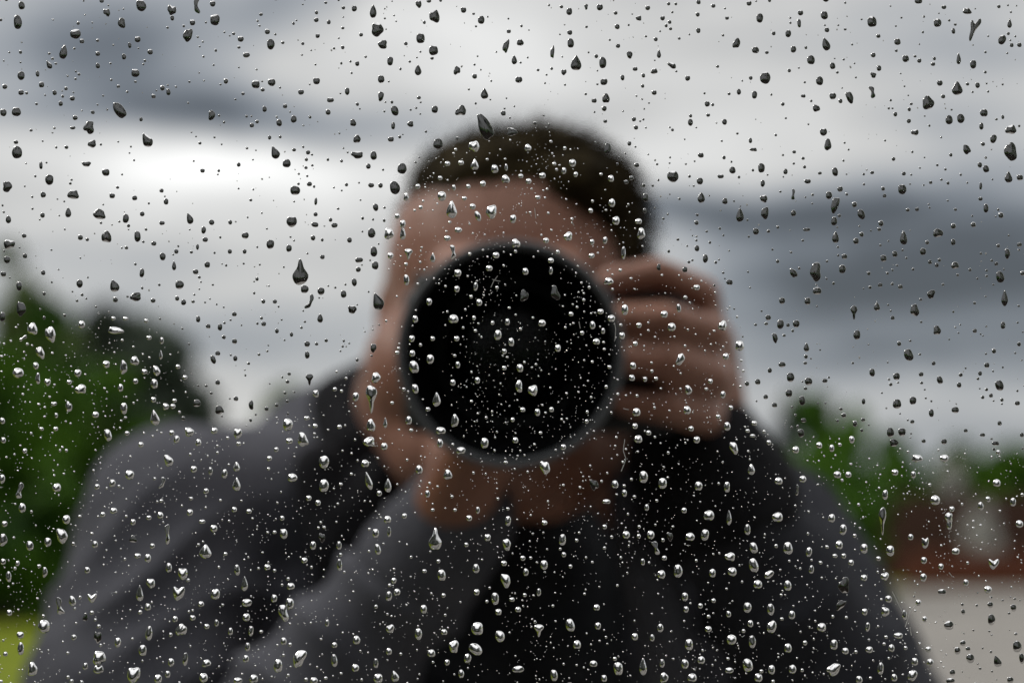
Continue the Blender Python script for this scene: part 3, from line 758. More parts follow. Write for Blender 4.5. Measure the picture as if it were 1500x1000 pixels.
# ------------------------------------------------------------------ rain on the glass
# every larger drop as it lies on the pane: x y w h [tilt] [form], in thirds of a photograph pixel from each tile's corner
# forms: t tear, i irregular, g thin irregular film, b bean, T tear with a long neck, n funnel, s slide, w V-shape, y fork
TILES = {
(0, 0): """95 25 30 40;78 98 38 68 -5;332 150 50 46;360 182 22 22;280 228 40 66 10 t;215 285 26 42 -30 t;93 333 34 42;165 325 18 28;183 373 24 28;93 407 26 26;15 495 30 36;72 492 44 42;75 670 48 60;525 485 46 84 -35;620 25 46 56 -20;535 102 32 50 0 i;605 174 28 28;660 229 26 26;545 250 20 28;570 200 16 28;595 322 38 38;430 237 22 22;430 290 20 26;755 45 38 46 0 g;757 80 18 26;826 155 42 62 10 i;865 25 36 80 0 b;935 17 26 30;945 88 44 52;846 100 26 28;470 55 32 36 0 g;447 5 22 18;392 560 44 62 15 g;405 632 40 36 0 i;645 615 48 70 -30 t;320 562 26 16;380 720 40 28 0 i;180 727 16 36;217 790 40 48;32 820 44 48 0 i;322 855 48 46 0 i;465 757 36 36;300 933 30 48 0 t;437 942 58 46 0 i;553 960 28 44;37 965 26 36;190 856 26 28;493 860 26 26;592 870 24 24;625 940 22 24;730 886 22 30;710 838 20 20;740 405 20 32;675 424 20 20;930 507 30 48 0 i;833 960 32 54 -20 t;930 977 26 26;712 980 26 20;890 750 22 20;1190 195 36 52;1058 172 28 28;1083 242 32 28;1175 140 24 26;1147 64 18 16;1390 88 22 24;1445 98 18 22;1396 158 20 22;1124 371 38 40;1194 362 36 38;1391 356 32 34;1323 405 28 26;1452 440 32 24;1253 467 20 22;1291 524 28 36;1227 540 26 34;1163 480 20 28;1107 551 20 22;1208 670 40 62 -20 t;1260 718 38 40;1354 670 20 22;1297 836 46 46;1360 809 24 22;1282 973 50 52;1388 885 14 36;1384 987 34 24;1470 990 30 24;1387 942 20 20;1185 605 16 20;1068 412 16 16;240 408 20 24;318 433 24 24;267 456 20 24;620 525 16 20;408 494 18 18;520 380 16 16""",
(500, 0): """57 38 24 30;140 50 34 64 0 t;158 130 58 64 20 i;182 195 44 42 0 i;215 269 28 42;70 280 20 24;337 308 34 50 0 t;348 168 40 50;410 72 50 56 0 i;340 18 28 36 0 i;385 5 22 18;405 222 42 48;537 44 26 30;615 88 32 40;508 310 32 38 0 g;760 263 28 44 0 t;724 204 28 58 10 g;786 187 30 36 0 i;736 138 20 20;928 230 18 60 3 g;1008 190 30 46;1004 143 24 26;1032 277 52 72 0 t;1149 276 34 54;978 317 24 30 0 i;1154 359 34 34;1002 51 28 36;1076 30 18 26 0 g;1136 32 30 32;1163 433 34 44 -15 i;1111 442 24 24;1267 241 26 38 0 i;1216 202 20 22;1291 303 24 22;1375 313 30 30 0 i;1396 237 20 42 0 t;1453 288 26 42 -62 i;1307 80 28 24 0 i;1412 80 22 24;1236 342 18 28;629 412 36 52 0 t;780 350 34 32;526 487 50 44 0 g;175 348 30 38;174 423 26 46 0 i;235 487 34 48 -15;411 481 30 36;304 545 30 28 0 i;712 498 24 24;69 611 36 38 0 i;142 684 30 42;70 680 58 34 0 i;26 402 22 36;228 553 18 36;218 612 28 26;52 540 28 34 0 i;630 555 66 128 -25 s;749 580 42 42 0 g;425 632 44 50;584 643 46 52 0 i;586 723 36 54 0 t;674 743 32 40;722 788 36 38 0 i;820 650 32 30 0 i;526 716 26 24;466 720 26 24;724 736 14 34;622 808 28 28;823 797 26 26;884 772 30 28;1016 717 32 36;978 751 20 32;1030 767 20 26;1185 785 26 32;1252 800 22 18;267 741 42 52;235 825 48 62 -15;119 731 22 26;131 814 28 24;151 911 26 36;285 866 24 36 0 i;442 862 40 44;485 920 52 80 0 t;660 930 52 60 0 i;577 908 28 28;600 950 26 50 -20;755 962 28 40;1170 653 30 54;1189 892 30 40;1207 970 34 40;1306 973 32 26;1337 868 26 40;1457 775 54 54;1266 631 18 22;1286 524 20 22;1160 533 18 18;495 825 16 28;558 820 20 22;864 868 24 20;1096 926 20 24;270 985 26 40;349 911 18 20;541 872 22 20""",
(1000, 0): """339 80 32 44;320 220 34 34;237 191 34 46 20 i;363 343 50 56;464 148 28 36;518 57 26 26;512 103 18 40;292 15 24 24;623 68 34 40;634 132 22 24;629 194 40 62 -15 t;564 264 36 44;659 290 26 32;602 356 34 42;487 217 26 34;832 96 44 50;863 300 22 28;838 330 26 28 0 g;860 159 20 20;944 184 30 32;980 258 32 34;1040 267 20 22;1120 101 36 40;1148 32 24 20;1036 5 36 28;1250 50 40 30 0 i;1278 128 62 120 18 y;1404 175 36 48 20;1437 103 22 46 0 t;1213 258 22 56 0 t;1277 283 30 42;1190 137 18 28;1480 198 22 22;1446 199 18 20;1207 388 50 66 0 t;1130 365 28 28;1078 452 54 62 -30 i;1171 527 34 44;1222 521 36 44;1324 496 36 38;1296 375 22 28;1313 555 20 36;1443 570 48 44 0 i;1442 665 60 92 -15 s;1366 610 30 44 20;1248 657 32 46 -30 i;1306 725 22 26;1333 742 28 36 -15;1432 778 38 54 0 t;1482 780 30 28;1021 582 34 28 0 i;994 532 20 22;660 422 32 34;734 428 34 54 -20 i;834 405 34 54 -20 b;587 476 36 32 0 i;638 636 30 60 0 i;619 580 34 38;670 755 28 42;643 858 30 36;692 831 26 26;670 900 36 72 20 i;666 972 28 42;785 942 34 48 -20;965 832 40 46;972 763 18 20;486 855 22 50 0 b;487 937 24 30;357 873 34 36 0 i;362 936 36 54 0 i;252 944 38 64 0 t;186 884 26 28 0 i;82 868 38 50 0 t;76 796 30 34;167 775 30 20;219 748 30 34;346 738 32 44;352 806 20 34;452 754 20 28;549 797 32 22;311 657 32 20 0 i;80 682 28 26;34 538 24 34;184 536 24 28;108 457 24 28;22 344 24 26;316 417 24 38;247 404 20 30;298 618 16 26;530 422 22 18;400 147 18 20;370 231 18 16;69 135 20 26;195 80 18 18;70 10 20 22;1333 915 24 42;1310 818 14 36;1309 874 20 18;1090 802 16 16;887 860 18 18;1030 920 18 18;603 761 18 16;490 668 18 16;299 343 18 20;1407 515 14 20""",
(0, 333): """468 42 50 50 0 i;604 40 30 50;715 128 28 38;765 168 22 44 0 t;775 106 20 22;676 71 24 22;40 74 50 44 0 i;31 142 30 34;110 125 20 24;15 205 26 26;190 199 20 24;84 258 26 44;350 247 30 40;502 256 46 58 -15 t;624 200 22 42;597 305 52 40 0 i;789 252 40 40;911 164 26 30;860 195 26 26;807 329 24 28;871 403 20 30;895 12 22 36;902 54 26 22;868 86 14 28;1078 35 34 32;1188 74 36 42;1270 92 26 34;1320 195 74 126 0 T;1339 271 36 38;1411 280 34 36;1362 327 32 70 25 b;1407 398 30 44 0 t;1417 130 22 22;1075 106 18 22;1010 106 20 22;1030 381 22 22;1031 500 24 24;967 438 22 32;915 434 22 22;1208 326 20 20;1159 424 22 22;1350 512 26 28;1350 560 22 36;1217 455 18 22;1281 470 16 22;1034 575 20 26;957 553 24 22;937 580 24 42 -20;92 358 40 70 0 i;143 446 46 52 0 i;222 470 46 74 -20 i;101 488 26 42 50 b;11 393 26 44;177 550 38 56 -20 i;80 639 50 48;158 608 26 34;166 664 22 50 0 i;209 680 28 36 0 i;342 640 32 36;355 711 50 44 0 i;508 453 70 32 0 i;359 427 32 36;592 587 42 40 0 i;543 615 34 60 0 i;467 601 34 34 0 i;688 630 32 46 -20 i;635 634 26 26;678 687 32 46;711 498 18 32;707 560 16 44 0 t;530 705 24 36;545 795 30 54;680 835 42 72 -10 t;302 788 30 50 0 i;420 823 30 30;474 912 34 56 -15;620 954 24 26;247 826 16 24;183 885 20 18;245 885 22 22;865 772 34 34;964 802 36 44 -25 i;957 681 22 24;1037 752 22 22;1104 780 24 42 0 i;813 659 22 22;782 612 22 22;832 898 42 40 0 i;872 945 28 34;776 930 28 36;942 893 30 30;1045 905 36 50 0 i;1265 866 48 56;1360 668 40 54 0 n;1388 730 26 36 0 i;1330 932 42 70 -20 i;1272 938 30 28;1385 872 22 22;1349 838 26 20;655 485 24 20;643 411 18 20;552 401 24 18;498 400 20 20;675 757 24 26;729 787 30 30 0 i;109 982 22 24;15 935 24 28;11 850 22 30;237 775 28 20""",
(500, 333): """133 25 36 46;209 28 40 54 0 i;270 25 28 64 0 t;143 107 32 48;149 167 32 38;78 143 38 26;160 325 54 84 -20 t;48 360 42 36 0 i;57 241 24 38;10 293 26 36;36 56 22 26;295 118 44 52 0 n;491 108 32 66 0 b;402 133 24 46 0 t;216 124 28 30;466 48 30 26;514 12 34 26;767 71 40 40 0 i;680 123 30 30;900 58 26 28;997 40 40 42 0 i;1102 65 20 28;1159 57 20 34;1240 112 20 60;1318 28 36 52 0 i;1100 125 28 24;286 231 26 52;512 201 32 34;650 180 30 26;809 194 26 34;921 146 26 26;921 191 16 36;1175 237 40 36 0 i;590 260 20 40;803 300 40 46 0 g;940 288 34 72 -10 g;508 271 24 32;606 330 26 34;386 327 26 34;325 403 24 34;493 403 44 42;730 416 20 32;882 421 34 32;688 473 32 50 10;747 504 26 40;716 545 22 26;310 489 26 32;507 489 24 24;401 489 20 22;391 579 32 44;319 613 42 60 -15;312 554 26 30;952 531 26 34;1104 430 26 38;1139 370 28 26;1187 400 34 34;1121 502 32 30;1150 455 18 28;785 618 30 38;716 618 20 22;598 672 24 30;490 682 24 30;325 709 28 46 -15;512 604 20 32;419 755 38 66 0 t;781 698 32 54 0 i;842 716 46 46 0 i;499 850 34 58 0 i;437 893 44 34;797 801 24 22;862 812 24 34;630 947 34 50;765 935 26 30;753 845 18 22;434 948 28 42;525 980 42 34;123 942 48 50 0 i;130 870 40 54 0 i;132 755 60 130 0 n;152 660 40 50 0 i;141 529 28 40 0 i;64 744 28 42;193 858 20 50 0 t;296 848 28 40;189 962 30 34;1246 362 32 50;1419 382 32 34;1452 438 36 40;1483 355 20 40;1234 476 26 32;1292 511 22 24;1282 608 28 34;1277 661 26 30;1335 667 18 24;1297 812 36 40;1305 930 38 36;1291 873 24 28;1308 430 24 26;1490 580 34 56 30 i;1383 664 18 18;1395 175 20 30 0 i;1226 188 16 16;976 965 24 28;570 305 16 18;583 398 16 22""",
(1000, 333): """322 18 28 32;63 92 22 30;100 137 24 42;10 185 24 28;206 241 30 26;62 264 28 26;672 43 34 54 0 t;762 60 26 30;711 128 26 24;702 183 32 40;585 195 52 84 0 i;487 201 30 46 -25 i;591 279 40 34;545 10 34 16;971 45 36 66 0 t;1122 25 50 36 0 i;1189 65 22 30;1056 106 28 34;933 117 24 28;883 136 28 32;1197 167 34 34 0 i;1395 218 38 54 -15;1427 115 26 46 0 i;1415 310 34 74 0 t;1378 160 18 18;1480 76 24 20;1092 293 34 42 20 i;1020 364 40 56 0 i;854 347 30 42 0 t;753 375 38 66 0 n;766 472 32 46;549 324 28 34;437 322 28 32;376 396 26 26;430 425 32 44;499 423 32 36;463 429 16 18;406 485 24 48 -15 i;544 526 28 42 0 t;993 560 42 56 -20;1118 452 36 40 0 i;1408 430 22 34;1284 454 20 20;923 397 18 20;868 253 22 18;957 261 22 22;1087 152 18 20;1117 166 18 20;176 432 40 44 0 i;251 520 40 46;190 567 28 30;474 658 36 44;553 676 36 38;833 637 26 38;940 654 32 34;437 602 34 26;330 678 26 28;383 628 20 24;525 760 28 46;467 728 32 36;404 780 24 24;365 744 22 22;625 673 26 20;1130 670 28 38 -20;1048 645 22 22;1215 692 22 26;1392 694 38 50 -15;1337 605 24 24;1307 641 18 22;1103 597 18 20;942 775 40 44;1012 760 32 38;1093 815 24 38;1198 801 34 30;1355 738 18 20;1471 772 24 22;1009 853 20 20;1393 860 20 22;913 900 34 46;964 898 36 38;928 945 42 34 0 i;1244 892 18 18;1318 911 24 18;1491 911 18 22;1149 940 26 26;1375 948 34 20;1059 938 20 18;520 903 30 40;743 932 26 36;600 957 28 30;655 970 24 34;497 977 32 34;225 968 36 58 -20 i;196 874 30 40;62 933 30 32;37 884 24 26;20 803 34 40;25 714 28 48 -15 i;177 735 24 34;122 676 22 24;156 831 22 20;212 792 20 22;307 915 26 16;315 860 26 22;531 847 24 20;793 845 18 18;795 764 16 28""",
(0, 667): """570 84 42 44;494 121 28 36;250 141 38 40;88 155 38 74 10 b;98 230 32 46;292 281 36 42;272 352 50 68 -10 i;210 380 32 42;131 396 34 44;14 370 34 60 0 i;10 103 26 44;20 300 26 28;14 466 24 28;38 532 26 50;197 512 22 50 0 i;77 473 20 26;41 690 26 28;193 750 58 62;89 788 34 32;91 848 30 62;143 938 46 60 0 i;263 662 42 80 -15 b;318 638 32 48 -15;405 622 50 50 0 w;436 888 60 64 0 i;433 938 48 40;588 962 60 72 0 i;655 780 32 66;627 855 36 52;797 765 46 58 30 i;785 600 66 76 0 w;804 518 46 50 0 i;903 420 60 66 0 t;947 608 42 48;1085 646 46 36;742 492 28 46;663 560 36 48 -20 i;614 604 34 74 0 t;735 345 30 90 0 b;650 450 30 38;605 440 30 24;740 22 36 60 -20 i;714 120 28 54 20 b;1040 125 38 64 0 t;1040 48 32 46 0 t;987 80 26 44;925 68 20 38;852 60 28 32;1285 97 44 40;1424 132 42 60;1424 28 46 60;1247 343 34 46;1075 562 30 70 0 t;1042 502 26 52;1246 690 42 76 -20 i;1274 650 36 54;1205 627 28 36;1278 574 36 32;1338 460 28 28;1376 395 26 40;1490 395 24 40;1492 480 24 56;1240 275 20 24;1030 237 24 26;940 320 32 34;889 290 28 20;835 250 28 32;705 262 28 32;500 242 32 28;585 292 24 28;585 367 30 36 0 g;418 390 26 32;384 503 24 30;518 820 30 46;430 797 32 54 0 g;375 710 24 34 0 g;1415 360 28 40 0 g;1103 770 22 48;1083 710 34 36;1013 772 22 34;952 735 20 32;909 750 24 24;847 712 26 26;770 718 24 28;650 665 28 34;884 652 28 26;1088 840 24 40;1081 892 28 34;1247 815 26 36;1316 890 54 84 20 i;1222 923 40 64;1469 900 28 60;908 912 38 36 0 i;814 893 24 64;752 908 28 40;737 960 24 34;695 980 36 40;895 975 40 44;1046 988 40 30;1115 980 40 40;1380 988 36 32;375 925 24 34;1470 832 26 26;1175 490 28 28;1438 735 18 34;1357 187 24 26;1398 208 24 28""",
(500, 667): """105 35 36 36;342 62 32 42;468 84 36 50 0 i;895 52 42 62 -15 i;1110 128 34 52 -20 g;1328 94 38 56;1412 122 38 50;1203 127 30 38;1244 165 22 34;1165 202 36 22;119 110 32 84 -15 t;205 130 34 64 0 t;379 168 22 34;562 275 26 28;600 240 18 32;733 287 26 46;643 360 28 34;727 390 34 58 -15 i;893 295 26 24;413 365 60 104 0 T;441 525 36 54;592 496 30 44;722 548 44 62 -20 i;891 480 34 44;972 370 30 54;811 512 24 36;715 473 26 26;676 628 34 56;595 600 26 30;868 600 20 36;598 760 54 60;697 793 44 54 -20;868 768 50 60 0 n;1006 745 40 60 -15;495 838 44 56 0 i;590 850 48 66 -55;396 868 36 36;339 783 34 54;555 890 34 44;362 674 30 40;245 600 30 34;209 617 28 46;231 549 24 28;203 281 34 36;151 341 30 44;160 412 28 52 -10;210 335 18 48;215 760 36 40 0 i;452 775 28 28;67 810 34 42;162 978 40 46;235 968 36 54 -15 t;465 908 24 28;527 958 26 40;777 938 54 32;935 965 32 54;1036 830 36 40;1128 748 28 34;1122 667 28 30;1217 935 42 60;1326 925 36 80 0 t;1108 914 36 30;1155 978 26 32;1418 975 36 50 0 i;1410 912 22 40;1402 757 28 40;1290 795 30 34;1366 800 20 34;1407 522 36 40;1480 507 40 60;1382 404 34 62 -25 b;1360 348 34 40;1252 348 34 36;1342 228 20 30;1444 355 26 38 0 g;152 912 22 44;62 932 34 36;1325 467 18 32;691 687 28 30;750 632 24 22;777 676 28 26;209 860 26 34""",
(1000, 667): """302 60 34 52 0 t;70 134 34 42;195 138 26 50;422 112 36 34;528 103 32 32;504 152 18 50 0 b;680 84 34 34;728 84 28 30;933 74 30 30;1014 84 22 34;1030 12 48 36 0 i;1150 12 40 36;1380 120 36 36;1110 196 44 46;890 172 26 46;878 290 40 130 0 n;1170 272 36 46 0 i;1172 305 24 44;1183 235 24 26;1310 222 26 40;1452 204 28 40;1480 300 36 36;1066 380 40 62 0 w;1200 420 36 32;1366 472 58 56 0 w;912 418 36 50;797 408 32 46;705 325 32 50;655 275 32 40;688 392 34 40;740 470 26 28;417 270 48 44 -15;116 263 48 46;204 272 24 70 0 t;285 325 28 50;98 348 36 52;33 357 42 38;312 405 34 52 -15;463 407 42 58;555 423 28 46;209 444 44 42 0 i;312 482 40 68 -15;218 510 40 42;131 516 30 40;380 522 32 48 50;566 500 22 40;330 565 40 40;462 571 34 48;285 667 36 48;387 675 32 56;202 696 22 30;480 700 30 40;392 752 42 60 15;298 738 26 34;611 754 40 42;905 630 30 34;890 685 40 40 0 i;800 686 26 32;813 752 20 44;948 790 42 28;1058 535 30 38;888 530 38 36 0 i;797 536 30 30;1036 645 26 30;1064 718 22 28;1170 745 44 42;1140 600 38 30;1342 588 36 36;1245 558 24 32;1135 487 24 28;1060 460 28 32;1357 720 34 52;1454 668 26 34;1352 655 26 30;1233 686 18 26;1232 823 26 28;1208 856 28 34;1264 890 38 44;1382 902 38 54 -20 t;1470 838 40 54;1490 890 24 50;1186 952 26 28;1177 990 40 30;1440 985 30 30;710 570 44 80 0 g;695 655 30 60 50 g;215 808 44 48;306 817 32 60;463 845 34 42;665 830 34 46;715 858 30 32;820 852 34 30;918 845 28 36;870 935 28 56;1010 965 40 54 25;1088 908 32 36;930 975 26 36;665 938 46 68 45 i;776 984 30 36;286 920 46 60 -15;391 940 32 44;483 938 34 42;333 975 36 40;205 943 38 28;82 898 34 36;42 975 42 40;28 830 36 54;113 762 30 30;10 620 28 40;15 675 24 30;1002 358 24 30;1080 850 28 26;1020 905 30 36;975 700 22 46;10 915 34 46""",
}

def inside(poly, x, y):
    c = False
    j = len(poly) - 1
    for i in range(len(poly)):
        xi, yi = poly[i]; xj, yj = poly[j]
        if (yi > y) != (yj > y) and x < (xj - xi) * (y - yi) / (yj - yi) + xi:
            c = not c
        j = i
    return c
HAND = [(885, 395), (1030, 398), (1085, 470), (1095, 640), (890, 655)]
BODY = [(50, 1400), (85, 850), (160, 720), (260, 635), (440, 605), (460, 535), (530, 530), (1085, 590), (1200, 720), (1390, 930), (1400, 1400)]
LTREE = [(-300, 430), (90, 480), (200, 450), (285, 560), (250, 640), (150, 740), (80, 1400), (-300, 1400)]
RTREE = [(1130, 650), (1250, 630), (1300, 655), (1900, 665), (1900, 865), (1330, 865)]
PAVE = [(1345, 865), (1900, 865), (1900, 1400), (1390, 1400)]
def zone(x, y):
    if (x - 748) ** 2 + (y - 516) ** 2 < 160 ** 2: return "lens"
    if inside(HAND, x, y): return "hand"
    if ((x - 755) / 200) ** 2 + ((y - 410) / 225) ** 2 < 1:
        return "hair" if (y < 275 or (x > 865 and y < 390)) else "face"
    if inside(BODY, x, y):
        if 590 < x < 915 and y < 745: return "neck"
        if x < 470: return "sleeve"
        if x > 960: return "arm"
        return "chest"
    if inside(LTREE, x, y): return "lawn" if y > 905 else "ltree"
    if inside(RTREE, x, y): return "rtree"
    if inside(PAVE, x, y): return "drive"
    return "sky"
ZNAME = {"lens": "over the black lens", "hand": "over the gripping fingers", "hair": "over the man's hair", "face": "over the man's face", "neck": "over the man's neck",
         "sleeve": "over the grey sleeve", "arm": "over the dark sleeve", "chest": "over the dark chest", "lawn": "over the green lawn", "ltree": "over the left dark trees",
         "rtree": "over the right bushes", "drive": "over the pale driveway"}
SKYN = ("on upper left sky", "on sky above the head", "on upper right sky", "on sky left of face", "on sky right of hand")

def drop_shape(w, h, form, bead, g, seg, rings):
    """verts, faces of one drop lying on z = 0, bulging to +z, unit = photograph pixel; bead = contact angle"""
    a, b = w / 2, h / 2
    p1, p2, p3 = g.uniform(0, 6.28), g.uniform(0, 6.28), g.uniform(0, 6.28)
    q = {'i': 0.12, 'g': 0.18, 'b': 0.10, 's': 0.12, 'w': 0.08, 'y': 0.08}.get(form, 0.035)
    q3 = {'i': 0.05, 'g': 0.08, 's': 0.05}.get(form, 0.018)
    sup = g.uniform(2.0, 2.5)
    out = []
    for k in range(seg):
        t = 2 * math.pi * k / seg
        c, s = math.cos(t), math.sin(t)
        r = (abs(c) ** sup + abs(s) ** sup) ** (-1 / sup)
        r *= 1 + q * math.sin(2 * t + p1) * 0.6 + q * 0.8 * math.sin(3 * t + p2) + q3 * math.sin(5 * t + p3)
        x, y = r * c, r * s
        f = (y + 1) / 2
        if form == 't': x *= 1.05 - 0.75 * max(0, f - 0.28) ** 1.15 / 0.72 ** 1.15
        elif form == 'T': x *= 1.0 - 0.66 * (lambda u: u * u * (3 - 2 * u))(max(0, min(1, (f - 0.30) / 0.42))); x *= 1.12
        elif form == 'n': x *= 0.34 + 0.7 * max(0, min(1, (f - 0.40) / 0.35))
        elif form == 's': x = x * (1.0 - 0.35 * max(0, f - 0.35)) ; y = y - (0.25 * math.exp(-((c * 1.0) / 0.25) ** 2) if s > 0 else 0)
        elif form == 'b': x = x * (0.70 + 0.30 * math.cos(f * 6.28)) + 0.22 * math.sin(f * 5.0 + p1)
        elif form == 'w': y = y - (0.62 * math.exp(-(c / 0.5) ** 2) if s > 0 else 0); x *= 0.55 + 0.5 * f
        elif form == 'y': y = y - (0.55 * math.exp(-((c + 0.1) / 0.35) ** 2) if s > 0 else 0); x *= (0.32 + 0.7 * max(0, min(1, (f - .45) / .4)))
        else: x *= 1.0 + 0.07 * (0.5 - f)
        out.append((x * a, y * b))
    cyy = {'t': -0.34, 'T': -0.46, 'n': 0.2, 'w': -0.35, 'y': -0.1}.get(form, g.uniform(-0.20, -0.06) if bead < R(40) else g.uniform(-0.42, -0.24)) * b
    cxx = g.uniform(-0.06, 0.06) * a
    if form == 'b': cxx += 0.22 * math.sin(2.5 + p1) * a
    re = min(a, b) * (0.95 if form not in 'nwyb' else 0.6)
    Rs = 1 / math.sin(bead)
    cone = 0.40 if bead > R(40) else 0.13                  # cone added to split the mirrored bright top from the darker foot
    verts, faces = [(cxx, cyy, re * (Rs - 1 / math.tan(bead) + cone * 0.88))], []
    for j in range(1, rings + 1):
        rho = math.sin(j / rings * math.pi / 2) if j < rings else 1.0
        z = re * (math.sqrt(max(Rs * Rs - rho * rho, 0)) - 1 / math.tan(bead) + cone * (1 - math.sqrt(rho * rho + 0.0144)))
        for (x, y) in out:
            wob = 1 + q * 0.25 * math.sin(3 * x / a + p1) * math.sin(3 * y / b + p2)
            verts.append((cxx + (x - cxx) * rho, cyy + (y - cyy) * rho, max(z, 0) * wob if j < rings else 0.0))
    for k in range(seg):
        faces.append((0, 1 + k, 1 + (k + 1) % seg))
    for j in range(rings - 1):
        o0 = 1 + j * seg; o1 = o0 + seg
        for k in range(seg):
            faces.append((o0 + k, o1 + k, o1 + (k + 1) % seg, o0 + (k + 1) % seg))
    n = len(verts)
    o1 = 1 + (rings - 1) * seg
    for k in range(seg):                                   # foot inside the glass, so that each drop is a closed body
        x, y, z = verts[o1 + k]; verts.append((x * 0.97, y * 0.97, -0.5))
    for k in range(seg):
        faces.append((o1 + k, n + k, n + (k + 1) % seg, o1 + (k + 1) % seg))
    faces.append(tuple(n + k for k in reversed(range(seg))))
    return verts, faces

PX = S * GLASS_D                      # metres on the pane per photograph pixel
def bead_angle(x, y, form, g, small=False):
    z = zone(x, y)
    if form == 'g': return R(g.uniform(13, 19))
    if z == "sky": return R(g.uniform(16, 21))             # shallow over sky, shaped to mirror dark surroundings and look dark
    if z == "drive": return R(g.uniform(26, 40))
    return R(g.uniform(56, 70))                            # steep over dark areas, shaped to mirror the sky and look bright

def rain():
    g = random.Random(21)
    big = []
    for (ox, oy), txt in TILES.items():
        for rec in txt.split(';'):
            t = rec.split()
            cx_, cy_, w_, h_ = (float(v) for v in t[:4])
            tilt = float(t[4]) if len(t) > 4 else g.uniform(-6, 6)
            form = t[5] if len(t) > 5 else 'o'
            big.append((ox + cx_ / 3, oy + cy_ / 3, w_ / 3 * 0.94, h_ / 3 * 0.94, tilt, form))
    inframe = sorted(big, key=lambda d: -d[2] * d[3])
    single, rest = inframe[:300], list(inframe[300:])
    # fill of small drops
    cell = {}
    for d in big:
        cell.setdefault((int(d[0] // 40), int(d[1] // 40)), []).append((d[0], d[1], max(d[2], d[3]) / 2))
    def free(x, y, r):
        ci, cj = int(x // 40), int(y // 40)
        for i in range(ci - 1, ci + 2):
            for j in range(cj - 1, cj + 2):
                for (a, b, rr) in cell.get((i, j), ()):
                    if (a - x) ** 2 + (b - y) ** 2 < (rr + r + 1.0) ** 2: return False
        cell.setdefault((ci, cj), []).append((x, y, r))
        return True
    X0, X1, Y0, Y1 = -900, 2400, -600, 1600
    def out_of_view(x, y): return x < -6 or x > 1506 or y < -6 or y > 1006
    k = 0
    while k < 2600:                                         # the pane goes on beyond the frame
        x, y = g.uniform(X0, X1), g.uniform(Y0, Y1)
        if not out_of_view(x, y): continue
        w = g.choice((8, 9, 10, 11, 12, 14, 16)); h = w * g.uniform(0.9, 1.6)
        if free(x, y, max(w, h) / 2): rest.append((x, y, w, h, g.uniform(-8, 8), g.choice('oooooti')))
        k += 1
    small = []
    k = 0
    while k < 9500:
        x, y = g.uniform(X0, X1), g.uniform(Y0, Y1)
        w = min(7.5, 2.5 + g.expovariate(0.75)); h = w * g.uniform(0.9, 1.25)
        if free(x, y, max(w, h) / 2): small.append((x, y, w, h, 0, 'o'))
        k += 1
    tiny = []
    for _ in range(44000):
        x, y = g.uniform(-200, 1700), g.uniform(-150, 1150)
        z = zone(x, y)
        prob = {"sky": 0.05, "drive": 0.12, "lens": 0.75, "hair": 0.6, "face": 0.6}.get(z, 0.55)
        clump = 0.5 + 0.9 * mnoise.noise(Vector((x * 0.012, y * 0.012, 3)))
        if g.random() > prob * clump * 1.25: continue
        w = 0.85 + min(2.2, g.expovariate(1.7)); h = w * g.uniform(0.8, 1.6)
        if free(x, y, w / 2): tiny.append((x, y, w, h, g.uniform(-60, 60), 'o'))
    face = CM @ Matrix.Translation((0, 0, -GLASS_D))
    # each of the 300 largest drops is a thing of its own
    things = []
    for (x, y, w, h, tilt, form) in single:
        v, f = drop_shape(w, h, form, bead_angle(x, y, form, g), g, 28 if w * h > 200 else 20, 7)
        me = meshdata("raindrop", [(a * PX, b * PX, c * PX) for a, b, c in v], f)
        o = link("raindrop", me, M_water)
        o.matrix_world = face @ Matrix.Translation(((x - 750) * PX, (500 - y) * PX, 0)) @ Matrix.Rotation(-R(tilt), 4, 'Z')
        things.append((o, x, y, w, h, form))
    name_drops(things)
    def mass(name, lst, label, seg, rings, m):
        V, Fc = [], []
        for (x, y, w, h, tilt, form) in lst:
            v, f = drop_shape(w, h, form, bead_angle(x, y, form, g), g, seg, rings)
            c, s = math.cos(-R(tilt)), math.sin(-R(tilt))
            o = len(V)
            V += [((x - 750 + a * c - b * s) * PX, (500 - y + a * s + b * c) * PX, z * PX) for a, b, z in v]
            Fc += [tuple(o + i for i in t) for t in f]
        ob = link(name, meshdata(name, V, Fc), m)
        ob.matrix_world = face
        tag(ob, label, "raindrops", kind="stuff")
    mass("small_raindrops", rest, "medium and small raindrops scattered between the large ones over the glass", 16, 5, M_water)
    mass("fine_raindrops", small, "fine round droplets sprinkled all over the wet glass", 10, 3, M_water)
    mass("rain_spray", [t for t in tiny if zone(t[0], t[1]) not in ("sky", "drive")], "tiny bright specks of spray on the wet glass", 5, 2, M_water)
    mass("glass_dust", [t for t in tiny if zone(t[0], t[1]) in ("sky", "drive")], "faint pale dust specks on the glass before the sky", 6, 2, M_dust)
    # a few fibres and scratches caught on the glass
    V, Fc = [], []
    lines = [[(719, 421), (723, 412), (729, 404)], [(727, 411), (721, 409)], [(727, 411), (733, 412)], [(900, 472), (902, 482), (901, 498)], [(848, 471), (850, 481)],
             [(783, 305), (785, 320)], [(1307, 866), (1316, 884), (1324, 900)], [(1343, 885), (1334, 893), (1330, 905), (1326, 918)], [(915, 643), (913, 660), (917, 672), (910, 690)],
             [(913, 598), (921, 600)], [(1390, 838), (1395, 844)], [(1333, 918), (1335, 930)], [(838, 325), (841, 331)], [(623, 626), (620, 630)]]
